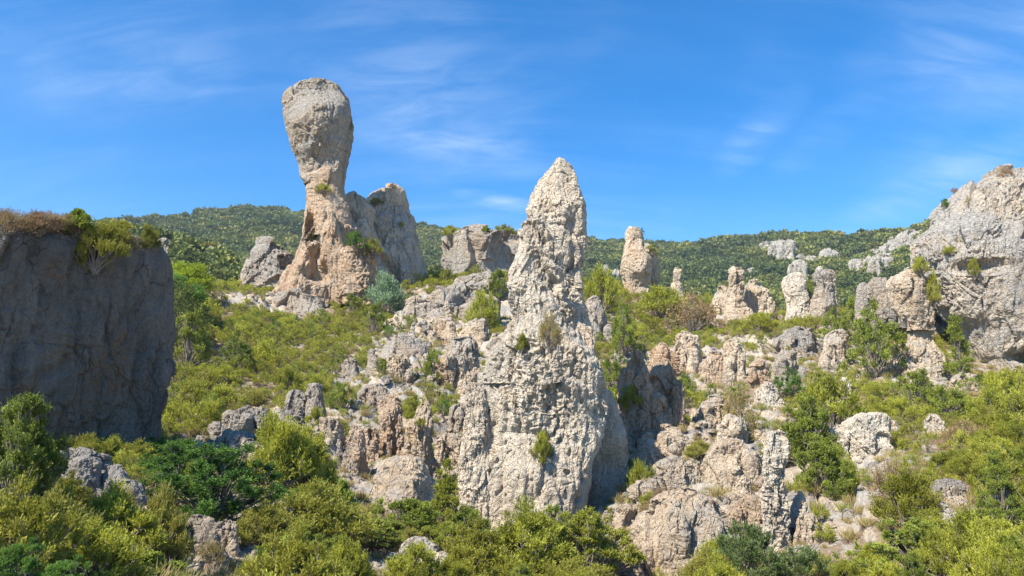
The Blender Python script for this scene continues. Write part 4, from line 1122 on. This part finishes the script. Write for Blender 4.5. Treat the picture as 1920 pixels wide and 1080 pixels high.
# --- bushes rooted on top of rocks: type, u, v of the foot, width px, height px, distance, label
TOPS = [
 ('round', 148, 436, 66, 50, 27.5, 'bright green leafy shrub on top of the left cliff'),
 ('ochre', 186, 505, 100, 84, 27.0, 'olive-yellow bush hanging down over the edge of the left cliff'),
 ('ochre', 212, 462, 60, 44, 27.4, 'second olive-yellow bush behind the hanging one on the left cliff'),
 ('ochre', 272, 468, 42, 50, 30, 'small golden bush at the right end of the cliff top'),
 ('dry', 70, 408, 66, 40, 31, 'purple-brown heath clump on the highest part of the left cliff top'),
 ('dry', 12, 405, 70, 38, 30, 'brown clump at the very left of the cliff top'),
 ('dry', 80, 440, 110, 44, 28.5, 'sprawling dry brown brush along the front of the left cliff top'),
 ('dry', 20, 440, 100, 44, 28, 'dry brown brush at the left end of the cliff front'),
 ('dry', 240, 470, 60, 34, 28.5, 'dark dry brush between the hanging bush and the golden bush'),
 ('dry', 130, 425, 60, 34, 30, 'dry brush left of the bright green cliff-top shrub'),
 ('dry', 118, 412, 90, 26, 31, 'low dry brush behind the bright green cliff-top shrub'),
 ('ochre', 225, 428, 60, 24, 31, 'low olive brush at the back of the left cliff top'),
 ('dry', 50, 425, 120, 30, 29, 'wide band of dry brown brush across the left cliff top'),
 ('round', 911, 436, 22, 16, 84, 'small green bush on top of the flat-topped rock'),
 ('ochre', 945, 444, 50, 22, 83, 'low yellow-green bush along the right top of the flat-topped rock'),
 ('broom', 845, 444, 40, 18, 85, 'low green bush on the left top of the flat-topped rock'),
 ('dark', 659, 242, 9, 18, 67.5, 'tiny dark bush clinging to the right side of the mushroom head'),
 ('dry', 628, 166, 14, 9, 67, 'tiny dry tuft on top of the mushroom head'),
 ('broom', 606, 362, 34, 16, 65.6, 'green tuft on the neck of the mushroom-headed rock'),
 ('round', 592, 450, 18, 20, 66, 'bright fern-like tuft in the hollow of the mushroom-headed rock'),
 ('dark', 668, 470, 60, 40, 66, 'dark bushes on the shaded ledge right of the mushroom foot'),
 ('ochre', 700, 482, 46, 34, 68, 'olive bush on the shaded ledge before the humped grey rock'),
 ('ochre', 705, 385, 30, 12, 72, 'dry yellow tuft on the left shoulder of the humped rock'),
 ('dry', 737, 352, 20, 8, 76, 'tiny tuft on the crown of the humped rock'),
 ('ochre', 752, 430, 18, 14, 72, 'small olive tuft on the face of the humped rock'),
 ('dark', 1203, 442, 12, 18, 73.5, 'tiny bush on the head of the bottle-shaped pillar'),
 ('juniper', 1222, 480, 30, 26, 75, 'green bush behind the shoulder of the bottle-shaped pillar'),
 ('dry', 1890, 332, 44, 20, 54, 'grey-green bush on the crest of the right cliff'),
 ('dry', 1788, 362, 20, 10, 56, 'tiny bush on the shoulder of the right cliff'),
 ('dark', 1772, 392, 24, 22, 56, 'dark bush hanging at the left shoulder of the right cliff'),
 ('broom', 1724, 514, 40, 30, 54, 'green bush on the ledge between the rock wall and the right cliff'),
 ('ochre', 1826, 520, 24, 34, 51.5, 'olive tuft on the face of the right cliff'),
 ('dry', 1815, 388, 14, 24, 52.5, 'rusty tuft high on the face of the right cliff'),
 ('broom', 1778, 478, 34, 14, 52, 'green tuft in the dark ledge of the right cliff'),
 ('dry', 1836, 598, 24, 20, 51.5, 'faded tuft low on the face of the right cliff'),
 ('ochre', 1750, 570, 36, 60, 53, 'olive bush in the cleft behind the overhanging hoodoo'),
 ('broom', 1017, 870, 44, 56, 26.4, 'straggly green plant on the face of the spire base'),
 ('broom', 978, 660, 26, 34, 26.8, 'yellow-green sprig on the spire below the shoulder'),
 ('broom', 1180, 770, 46, 44, 33, 'bright tuft on the brown fluted crag'),
 ('broom', 1315, 835, 70, 32, 29.5, 'green broom on the shelf above the slab-sided boulder'),
 ('broom', 788, 800, 22, 16, 35.5, 'small green tuft on the stepped pinnacle'),
 ('broom', 590, 800, 40, 34, 33, 'light broom on the lower side of the grey wedge rock'),
 ('broom', 485, 815, 28, 22, 31, 'tuft between the two stacked boulders'),
]
def rock_front(u, v, D):
    """nearest rock surface along the sight line"""
    o = Vector((0, 0, 0)); d = Vector(ray(u, v)).normalized()
    hit_, loc, nrm, idx, ob, mt = S.ray_cast(dg, o, d)
    return (loc, ob) if hit_ else (None, None)
bpy.context.view_layer.update()
dg = bpy.context.evaluated_depsgraph_get()
for (t, u, v, w, h, D, lab) in TOPS:
    loc = None; flat = True
    sg = -1 if u < 1000 else 1
    for du, dv in [(0, 0), (0, 4), (0, 8), (0, 12), (6, 4), (0, 18), (12, 8), (6, 18), (20, 8), (0, 26), (28, 12), (14, 26), (0, 36), (40, 16), (28, 36), (0, 50)]:
        # walk down and sideways to the rock the plant grows on
        d = Vector(ray(u + (du * sg if u > 1700 or u < 400 else 0), v + dv)).normalized()
        ok, lc_, nr_, ix_, ob_, m_ = S.ray_cast(dg, Vector((0, 0, 0)), d)
        if ok and abs(lc_.y - D) < max(9, D * .14) and (ob_.name.split('.')[0] not in ('foliage', 'stem', 'ground', 'hillside')):
            loc = lc_; flat = nr_.z > .55; break
    if loc is None:
        pp = P(u, v, D); loc = Vector(pp)
    back = 0.25 * w * loc.y / FPX if flat else -0.12 * w * loc.y / FPX
    wid = w * loc.y / FPX
    put_shrub(t, loc.x, loc.y + back, loc.z - .06 * h * loc.y / FPX, wid, h * loc.y / FPX, 0 if D < 35 else 1, single=(w < 20), label=lab)

# --- the pine and the trees on the back slope
def tree(name, u, v, D, h, crown, mat, label, flat=1.0, seed=0, nc=26, leafl=.16, trunk_r=.14, group=None):
    rg = np.random.default_rng(seed)
    p = P(u, v, D); z = min(H(p[0], p[1])[0], p[2]) - .1
    root = bpy.data.objects.new(name, None); COL.objects.link(root); root.location = (p[0], p[1], z)
    tag(root, label, 'tree', group)
    hh = h
    C = []
    for i in range(nc):
        a = rg.uniform(0, 6.28); r = crown * math.sqrt(rg.uniform(0, 1))
        zt = hh * (1 - .42 * (r / crown) ** 2) - rg.uniform(0, .36 if flat >= 1 else .5) * hh * flat
        C.append((math.cos(a) * r, math.sin(a) * r, zt))
    C = np.array(C)
    n = 46
    dirs = unit(rg.normal(0, 1, (nc, n, 3)) * [1, 1, .55] + [0, 0, .35])
    O = C[:, None] + dirs * rg.uniform(.1, 1, (nc, n, 1)) * [crown * .30, crown * .30, crown * .16]
    V, F, T = leaves(rg, O.reshape(-1, 3), unit(dirs + [0, 0, .4]).reshape(-1, 3), np.full(nc * n, .3), np.clip(np.repeat(rg.uniform(.1, .9, nc), n) + rg.normal(0, .1, nc * n), 0, 1), 11, leafl, leafl * .25, .7)
    link('crown', mesh_from('crown', V, F, [mat], attr={'tone': T}), root)
    top = np.array([0.1, 0, hh * .62])
    paths = [(bez(np.array([0, 0, -.3]), np.array([.25 * crown * .4, 0, hh * .35]), top, 9), np.linspace(trunk_r, trunk_r * .5, 9))]
    for c in C: paths.append((bez(top * rg.uniform(.55, 1), (top + c) / 2 + [0, 0, -.2], c, 6), np.linspace(trunk_r * .4, trunk_r * .08, 6)))
    tv, tf = tubes(paths, 6)
    link('trunk', mesh_from('trunk', tv, tf, [M_BARK]), root)
    return root
tree('pine_tree', 345, 560, 60, 3.9, 1.9, L_PINE, 'umbrella-shaped light green pine right of the left cliff', seed=1, nc=40)
tree('holm_oak', 330, 660, 47, 4.6, 1.9, L_OAK, 'dark evergreen oak in the shade beside the left cliff', .9, seed=2)
tree('holm_oak', 338, 610, 52, 3.6, 1.7, L_DARK, 'dim green tree under the umbrella pine', .9, seed=3)
tree('cypress_tree', 812, 520, 98, 6.5, 1.2, L_OAK, 'dark narrow evergreen left of the flat-topped rock', 1.6, seed=4, nc=36, leafl=.3)
tree('holm_oak', 850, 500, 98, 5.6, 3.0, L_PINE, 'pale green tree behind the left end of the flat-topped rock', .9, seed=5, leafl=.3)
tree('holm_oak', 1230, 510, 90, 3.0, 1.6, L_JUNIP, 'green tree close behind the bottle-shaped pillar', .9, seed=6, leafl=.25)

# --- the rest of the shrub cover, scattered over the slopes
BARE = [(430,1055,42,26),(680,920,50,30),(1590,960,34,60),(410,680,34,30),(500,770,20,14),(1000,1000,140,40),(560,560,50,14),(425,600,16,12),(1850,705,30,10)]
def in_bare(u, v):
    return any(((u - a) / c) ** 2 + ((v - b) / d) ** 2 < 1 for a, b, c, d in BARE)
rs = random.Random(11)
spots = []
cellmap = {}
def far_enough(x, y, r):
    gx, gy = int(x // 1.5), int(y // 1.5)
    for i in range(gx - 1, gx + 2):
        for j in range(gy - 1, gy + 2):
            for (px_, py_, pr_) in cellmap.get((i, j), ()):
                if (px_ - x) ** 2 + (py_ - y) ** 2 < (0.55 * (r + pr_)) ** 2: return False
    cellmap.setdefault((gx, gy), []).append((x, y, r)); return True
for s_ in SHRUBS:
    o = s_['o']
    if not s_['own']: continue
    cellmap.setdefault((int(o.location.x // 1.5), int(o.location.y // 1.5)), []).append((o.location.x, o.location.y, s_['w'] * .45))
cand = []
for i in range(30000):
    D = math.sqrt(rs.uniform(7 ** 2, 92 ** 2)); x = rs.uniform(-.78, .78) * D
    cand.append((x, D))
cx_ = np.array([c[0] for c in cand]); cy_ = np.array([c[1] for c in cand])
cz_ = H(cx_, cy_); rz_ = rockzone(cx_, cy_)
cover = perlin(np.stack([cx_ / 6, cy_ / 6, 0 * cx_], -1), 77)
cls = perlin(np.stack([cx_ / 5, cy_ / 5, 0 * cx_ + 5], -1), 78)
for i in range(len(cand)):
    x, y, z = cx_[i], cy_[i], cz_[i]
    if rs.random() < rz_[i] * .80: continue
    if cover[i] < -.24 and rs.random() < .8: continue
    bad = False
    for (fx, fy, fr, fd) in FOOT:
        if ((x - fx) / (fr * .8 + .05)) ** 2 + ((y - fy) / (fd * .8 + .05)) ** 2 < 1: bad = True; break
    if bad: continue
    u, v = to_px((x, y, z))
    if u < -120 or u > 2040 or v > 1200: continue
    if in_bare(u, v): continue
    r = (rs.uniform(.28, .66) if rs.random() < .88 else rs.uniform(.7, 1.05)) * (0.72 if y < 16 else .85 if y < 26 else 1.0) * (1 - .35 * rz_[i])
    if not far_enough(x, y, r): continue
    c = cls[i] + rs.uniform(-.3, .3)
    if u < 600 and v > 820 and rs.random() < .2: t = 'dark'
    elif c > .26: t = 'juniper' if rs.random() < .7 else 'dark'
    elif c < -.56: t = 'dry'
    elif c < -.34: t = 'ochre'
    else: t = 'broom'
    if y > 60 and u > 1180 and rs.random() < .2: t = 'dry'
    h = r * 2 * {'juniper': rs.uniform(.8, 1.2), 'dark': .85, 'dry': .55, 'ochre': .7, 'broom': rs.uniform(.5, .8)}[t]
    vis = not hidden(u, v - h * .6 * FPX / y, y) and v - h * FPX / y < 1080 and -20 < u < 1940
    if rs.random() < .9 and covers(u, v, 2.2 * r * FPX / y, h * FPX / y, y): continue
    spots.append((r * FPX / y, t, x, y, z, r, h, vis))
spots.sort(reverse=True)
NIND = 300 - len(SHRUBS)
ind = [s for s in spots if s[7]][:NIND]
rest = [s for s in spots if s not in set(ind)]
for (px_, t, x, y, z, r, h, vis) in ind:
    lod = -1 if y < 16 else (0 if y < 28 else 1)
    put_shrub(t, x, y, z - .05, r * 2.3, h * 1.1, lod, single=y > 48)
print('shrubs', len(SHRUBS), 'stuff', len(rest))

# --- the small scrub beyond those: one object
def scatter(name, pts, scl, rot, pick, meshes, mats, kindlabel, parentcat):
    """points carrying instances of a few plant meshes, one object"""
    me = bpy.data.meshes.new(name)
    me.vertices.add(len(pts)); me.vertices.foreach_set('co', np.asarray(pts, np.float32).ravel())
    a = me.attributes.new('scl', 'FLOAT_VECTOR', 'POINT'); a.data.foreach_set('vector', np.asarray(scl, np.float32).ravel())
    a = me.attributes.new('rot', 'FLOAT_VECTOR', 'POINT'); a.data.foreach_set('vector', np.asarray(rot, np.float32).ravel())
    a = me.attributes.new('pick', 'INT', 'POINT'); a.data.foreach_set('value', np.asarray(pick, np.int32))
    o = link(name, me)
    ng = bpy.data.node_groups.new(name, 'GeometryNodeTree')
    ng.interface.new_socket('Geometry', in_out='INPUT', socket_type='NodeSocketGeometry')
    ng.interface.new_socket('Geometry', in_out='OUTPUT', socket_type='NodeSocketGeometry')
    gi = ng.nodes.new('NodeGroupInput'); go = ng.nodes.new('NodeGroupOutput')
    jn = ng.nodes.new('GeometryNodeJoinGeometry')
    def attr(nm, ty):
        n = ng.nodes.new('GeometryNodeInputNamedAttribute'); n.data_type = ty; n.inputs['Name'].default_value = nm
        return n.outputs['Attribute']
    sc = attr('scl', 'FLOAT_VECTOR'); ro = attr('rot', 'FLOAT_VECTOR'); pk = attr('pick', 'INT')
    for k, m in enumerate(meshes):
        src = bpy.data.objects.new(m.name, m)      # carries the mesh for the instances, never in the scene itself
        oi = ng.nodes.new('GeometryNodeObjectInfo'); oi.inputs['Object'].default_value = src
        oi.inputs['As Instance'].default_value = True
        ip = ng.nodes.new('GeometryNodeInstanceOnPoints')
        cmpn = ng.nodes.new('FunctionNodeCompare'); cmpn.data_type = 'INT'; cmpn.operation = 'EQUAL'
        ng.links.new(pk, cmpn.inputs[2]); cmpn.inputs[3].default_value = k
        ng.links.new(gi.outputs[0], ip.inputs['Points']); ng.links.new(cmpn.outputs[0], ip.inputs['Selection'])
        ng.links.new(oi.outputs['Geometry'], ip.inputs['Instance'])
        ng.links.new(ro, ip.inputs['Rotation']); ng.links.new(sc, ip.inputs['Scale'])
        ng.links.new(ip.outputs[0], jn.inputs[0])
    ng.links.new(jn.outputs[0], go.inputs[0])
    md = o.modifiers.new('scatter', 'NODES'); md.node_group = ng
    tag(o, kindlabel, parentcat, kind='stuff')
    return o
TL = ['broom', 'juniper', 'dry', 'ochre', 'dark']
meshes = []; idx = {}
for t in TL:
    kd_, mt_, _ = TYPES[t]
    for k in range(3):
        idx[(t, k)] = len(meshes); meshes.append(lib1(kd_, mt_, k))
pts, scl, rot, pick = [], [], [], []
for (px_, t, x, y, z, r, h, vis) in rest:
    pts.append((x, y, z - .05)); pick.append(idx[(t, rs.randrange(3))])
    scl.append((r * 1.15, r * 1.15, h * 1.1 / (KIND[TYPES[t][0]][7] * 1.73))); rot.append((rs.uniform(-.1, .1), rs.uniform(-.1, .1), rs.uniform(0, 6.28)))
# low tufts between the shrubs
n2 = 9000
D_ = np.sqrt(np.random.default_rng(3).uniform(6 ** 2, 85 ** 2, n2)); x_ = np.random.default_rng(4).uniform(-.78, .78, n2) * D_
z_ = H(x_, D_); rz2 = rockzone(x_, D_)
nz2 = perlin(np.stack([x_ / 3, D_ / 3, 0 * x_], -1), 55)
for i in range(n2):
    if rs.random() < rz2[i] * .75 or nz2[i] < -.35: continue
    u, v = to_px((x_[i], D_[i], z_[i]))
    if in_bare(u, v) and rs.random() < .75: continue
    if covers(u, v, 60 * FPX / 1423 / D_[i] * 10, 600 / D_[i], D_[i], .02) and rs.random() < .75: continue
    t = rs.choices(TL, (5, 1.5, 2.5, 2.5, 0.5))[0]
    r = rs.uniform(.12, .34)
    pts.append((x_[i], D_[i], z_[i] - .03)); pick.append(idx[(t, rs.randrange(3))])
    scl.append((r, r, r * rs.uniform(.5, 1.0))); rot.append((0, 0, rs.uniform(0, 6.28)))
scatter('low_scrub', pts, scl, rot, pick, meshes, None, 'low mixed scrub covering the slopes between the larger shrubs', 'scrub')
print('scrub points', len(pts))

# dry grass tufts
rg = np.random.default_rng(8)
gm = []
for k in range(2):
    n = 60
    O = np.stack([rg.normal(0, .25, n), rg.normal(0, .25, n), np.zeros(n)], -1)
    V, F, T = leaves(rg, O, unit(rg.normal(0, .35, (n, 3)) + [0, 0, 1]), np.full(n, .05), rg.uniform(0, 1, n), 3, 1.0, .035, .3, 0)
    gm.append(mesh_from('grass', V, F, [L_GRASS], attr={'tone': T}))
n3 = 7000
D_ = np.sqrt(rg.uniform(6 ** 2, 62 ** 2, n3)); x_ = rg.uniform(-.75, .75, n3) * D_; z_ = H(x_, D_)
s3 = rg.uniform(.12, .38, n3)
scatter('dry_grass', np.stack([x_, D_, z_ - .02], -1), np.stack([s3 * 1.2, s3 * 1.2, s3], -1), np.stack([0 * s3, 0 * s3, rg.uniform(0, 6.28, n3)], -1), rg.integers(0, 2, n3), gm, None, 'tufts of dry straw-coloured grass over the stony ground', 'grass')
# loose stones
def stone(k):
    V, F, cap, _ = lump([(0, -20, 20), (14, -32, 30), (30, -30, 28)], 30, .8, 5, 'block', 900 + k, below=.1)
    T = np.vstack([F[:, [0, 1, 2]], F[:, [0, 2, 3]], cap]); V = V - V.mean(0); V = V / np.abs(V).max()
    return mesh_from('stone', V, T, [M_ROCK if k % 2 else M_GREY], smooth=False)
sm = [stone(k) for k in range(4)]
ex, ey = [], []
for (fx, fy, fr, fd) in FOOT:          # scree gathered round the foot of each rock
    for _ in range(int(24 + 16 * min(fr, 4))):
        a_ = rg.uniform(0, 6.28); q_ = rg.uniform(.85, 1.3) + rg.exponential(.12)
        ex.append(fx + math.cos(a_) * (fr * q_ + .1)); ey.append(fy + math.sin(a_) * (fd * q_ + .1))
n4 = 5200
D_ = np.sqrt(rg.uniform(8 ** 2, 76 ** 2, n4)); x_ = rg.uniform(-.75, .75, n4) * D_
rz4 = rockzone(x_, D_); keep = rg.uniform(0, 1, n4) < .2 + .8 * rz4
x_, D_ = np.concatenate([x_[keep], ex]), np.concatenate([D_[keep], ey]); rz4 = rockzone(x_, D_); z_ = H(x_, D_); m4 = len(x_)
s4 = rg.uniform(.06, .22, m4) * (1 + 1.6 * rz4 * rg.uniform(0, 1, m4) ** 3)
scatter('loose_stones', np.stack([x_, D_, z_], -1), np.stack([s4, s4 * rg.uniform(.7, 1.2, m4), s4 * rg.uniform(.6, 1.2, m4)], -1), np.stack([rg.uniform(-.4, .4, m4), rg.uniform(-.4, .4, m4), rg.uniform(0, 6.28, m4)], -1), rg.integers(0, 4, m4), sm, None, 'loose stones and rubble strewn between the rocks', 'rubble')

# --- the woods on the hills: one mass
def crown(k):
    r = np.random.default_rng(60 + k)
    n = 260
    d = unit(r.normal(0, 1, (n, 3)) + [0, 0, .5])
    lob = 1 + .25 * np.sin(d[:, 0] * 5 + k) * np.cos(d[:, 1] * 4 + k)
    O = d * (r.uniform(.5, .95, n) * lob)[:, None] * [1, 1, .75] + [0, 0, .35]
    V, F, T = leaves(r, O, unit(d + r.normal(0, .4, (n, 3))), np.full(n, .1), np.clip(.5 + .4 * np.sin(d[:, 0] * 4 + d[:, 1] * 3 + k) + r.normal(0, .15, n), 0, 1), 1, .42, .34, .5, 0)
    return mesh_from('crown', V, F, [L_OAK], attr={'tone': T})
cm = [crown(k) for k in range(5)]
for k in range(5, 9):
    c_ = crown(k); c_.materials.clear(); c_.materials.append(L_OAK2); cm.append(c_)
rg = np.random.default_rng(12)
n5 = 46000
y5 = np.exp(rg.uniform(math.log(150), math.log(880), n5)); x5 = rg.uniform(-.74, .74, n5) * y5
tt5 = x5 / y5; dr5 = np.interp(tt5, _rx, _rd)
nz = fbm(np.stack([x5 / 60, y5 / 60, 0 * x5], -1), 91, 3)
clear = (nz < -.24)
spc = fbm(np.stack([x5 / 90 + 7, y5 / 130, 0 * x5], -1), 95, 4) + rg.normal(0, .08, n5)
zh = HH(x5, y5)
uu = 960 + FPX * x5 / (y5 * math.cos(PITCH) + zh * math.sin(PITCH)); vv = np.array([to_px((a, b, c))[1] for a, b, c in zip(x5, y5, zh)])
scar = np.zeros(n5, bool)
SCARS = [(1460,463,50,10,0),(1520,492,26,10,.2),(1645,492,60,9,-.38),(1670,466,60,7,-.3),(1705,443,45,6,-.2),(1560,482,26,9,0),(1600,498,22,10,0),(1300,458,60,3,0),(1380,512,20,7,0),(520,417,16,3,0),(310,466,14,16,0)]
for (a, b, w_, h_, an) in SCARS:
    dx = (uu - a) * math.cos(an) + (vv - b) * math.sin(an); dy = -(uu - a) * math.sin(an) + (vv - b) * math.cos(an)
    scar |= (dx / w_) ** 2 + (dy / h_) ** 2 < 1
k5 = (~clear | (rg.uniform(0, 1, n5) < .35)) & (~scar | (rg.uniform(0, 1, n5) < .12)) & (y5 < dr5 + 12)
x5, y5, zh, spc = x5[k5], y5[k5], zh[k5], spc[k5]; m5 = len(x5)
s5 = (1.2 + 3.2 * rg.uniform(0, 1, m5) ** 1.6) * np.clip(y5 / 450, .75, 1.25)
scatter('woodland', np.stack([x5, y5, zh], -1), np.stack([s5, s5, s5 * rg.uniform(.7, 1.1, m5)], -1), np.stack([0 * s5, 0 * s5, rg.uniform(0, 6.28, m5)], -1), np.where(spc > -.02, rg.integers(0, 5, m5), rg.integers(5, 9, m5)), cm, None, 'dense evergreen oak woods covering the hills behind the rocks', 'woodland')
print('wood', m5)

# pale stones showing among the trees
n6 = 30000
y6 = np.exp(rg.uniform(math.log(220), math.log(820), n6)); x6 = rg.uniform(-.74, .74, n6) * y6
z6 = HH(x6, y6)
u6 = 960 + FPX * x6 / (y6 * math.cos(PITCH) + z6 * math.sin(PITCH))
v6 = 540 - FPX * (z6 * math.cos(PITCH) - y6 * math.sin(PITCH)) / (y6 * math.cos(PITCH) + z6 * math.sin(PITCH))
sc6 = np.zeros(n6, bool)
for (a, b, w_, h_, an) in SCARS:
    dx = (u6 - a) * math.cos(an) + (v6 - b) * math.sin(an); dy = -(u6 - a) * math.sin(an) + (v6 - b) * math.cos(an)
    sc6 |= (dx / w_) ** 2 + (dy / h_) ** 2 < 1
k6 = (sc6 & (rg.uniform(0, 1, n6) < .7)) | ((fbm(np.stack([x6 / 50, y6 / 50, 0 * x6 + 3], -1), 93, 3) > .15) & (rg.uniform(0, 1, n6) < .03))
x6, y6 = x6[k6], y6[k6]; z6 = HH(x6, y6); m6 = len(x6); s6 = rg.uniform(.8, 3.0, m6)
fs = []
for k in range(3):
    q = stone(k + 10); q.materials.clear(); q.materials.append(M_FAR); fs.append(q)
scatter('hillside_stones', np.stack([x6, y6, z6 + 1.2], -1), np.stack([s6 * 1.4, s6, s6], -1), np.stack([0 * s6, 0 * s6, rg.uniform(0, 6.28, m6)], -1), rg.integers(0, 3, m6), fs, None, 'small pale rocks showing between the trees on the hills', 'rubble')

# dead branches lying in the dry clearing
for (u0_, v0_, u1_, v1_, D0_, D1_, lab) in [(322, 1072, 384, 1036, 12.2, 12.8, 'pale dead branch lying across the dry clearing, longest'), (300, 1066, 318, 1042, 12.4, 12.9, 'short dead stick left of the pale branch in the clearing'), (60, 1060, 130, 1000, 9.2, 9.8, 'grey dead branch sticking out of the bottom left scrub')]:
    a_ = P(u0_, v0_, D0_); b_ = P(u1_, v1_, D1_)
    if D0_ > 10: a_[2] = H(a_[0], a_[1])[0] + .03; b_[2] = H(b_[0], b_[1])[0] + .22
    m_ = (a_ + b_) / 2 + np.array([0, 0.05, .06])
    q_ = bez(a_, m_, b_, 9); q_[1:-1] += np.random.default_rng(int(u0_)).normal(0, .012, (7, 3))
    pa = [(q_, np.linspace(.022, .007, 9)), (bez(q_[5], q_[5] + [.08, .1, .1], q_[5] + [.22, .1, .2], 5), np.linspace(.009, .004, 5)), (bez(q_[3], q_[3] + [-.05, 0, .08], q_[3] + [-.14, .1, .16], 5), np.linspace(.009, .004, 5))]
    tv, tf = tubes(pa, 6)
    o_ = link('dead_branch', mesh_from('dead_branch', tv - a_, tf, [M_STICK]), None, a_)
    tag(o_, lab, 'branch', 'dead branches')

# ------------------------------------------------------------------ the air
hv = np.array([(x, y, z) for x in (-1300, 1300) for y in (-60, 1650) for z in (-75, 300)], float)
hf = np.array([(0, 1, 3, 2), (4, 6, 7, 5), (0, 4, 5, 1), (2, 3, 7, 6), (0, 2, 6, 4), (1, 5, 7, 3)])
mh = bpy.data.materials.new('thin_air_haze'); mh.use_nodes = True
mh.node_tree.nodes.remove(mh.node_tree.nodes['Principled BSDF'])
pv = mh.node_tree.nodes.new('ShaderNodeVolumePrincipled')
pv.inputs['Color'].default_value = (0.74, 0.86, 1.0, 1); pv.inputs['Density'].default_value = HAZE
pv.inputs['Anisotropy'].default_value = 0.2
mh.node_tree.links.new(pv.outputs[0], mh.node_tree.nodes['Material Output'].inputs['Volume'])
hz = link('haze', mesh_from('haze', hv, hf, [mh], smooth=False)); hz['kind'] = 'stuff'; hz['label'] = 'thin blue haze in the air over the hills'; hz['category'] = 'haze'
S.cycles.volume_bounces = 0

# ------------------------------------------------------------------ labels that tell each scattered shrub apart
def ordinal(n): return ['first', 'second', 'third', 'fourth', 'fifth', 'sixth', 'seventh', 'eighth', 'ninth', 'tenth', 'eleventh', 'twelfth', 'thirteenth', 'fourteenth', 'fifteenth', 'sixteenth'][n]
LM = ROCKS
bins = {}
for s_ in SHRUBS:
    s_['o']['group'] = 'shrubs over the rocky slopes'
    if s_['own']: continue
    best = None
    for (ro, ru, rv, rw, rh, ref) in LM:
        dx = max(0, abs(s_['u'] - ru) - rw); dy = max(0, abs(s_['v'] - rv) - rh)
        q = math.hypot(dx, dy) + 0.15 * math.hypot(s_['u'] - ru, s_['v'] - rv) + abs(s_['D'] - ro.location.y) * 2.0
        if best is None or q < best[0]: best = (q, ru, rv, rw, rh, ref, ro)
    _, ru, rv, rw, rh, ref, ro = best
    ex, ey = (s_['u'] - ru) / max(rw, 15), (s_['v'] - rv) / max(rh, 15)
    rel = ('left of' if ex < 0 else 'right of') if abs(ex) > abs(ey) else ('above' if ey < 0 else 'below')
    s_['rel'] = rel
    bins.setdefault((s_['t'], rel, ref), []).append(s_)
seen = set()
for (t, rel, ref), L in bins.items():
    L.sort(key=lambda s: s['u'])
    n = len(L)
    for i, s_ in enumerate(L):
        if n == 1: pre = ''
        elif n == 2: pre = ('left-hand ', 'right-hand ')[i]
        elif n == 3: pre = ('leftmost ', 'middle ', 'rightmost ')[i]
        else: pre = ('leftmost ' if i == 0 else 'rightmost ' if i == n - 1 else ordinal(i) + ' ')
        suf = '' if n < 4 or i in (0, n - 1) else ' counted from left'
        s_['o']['label'] = (pre + s_['desc'] + ' ' + rel + ' the ' + ref + suf)
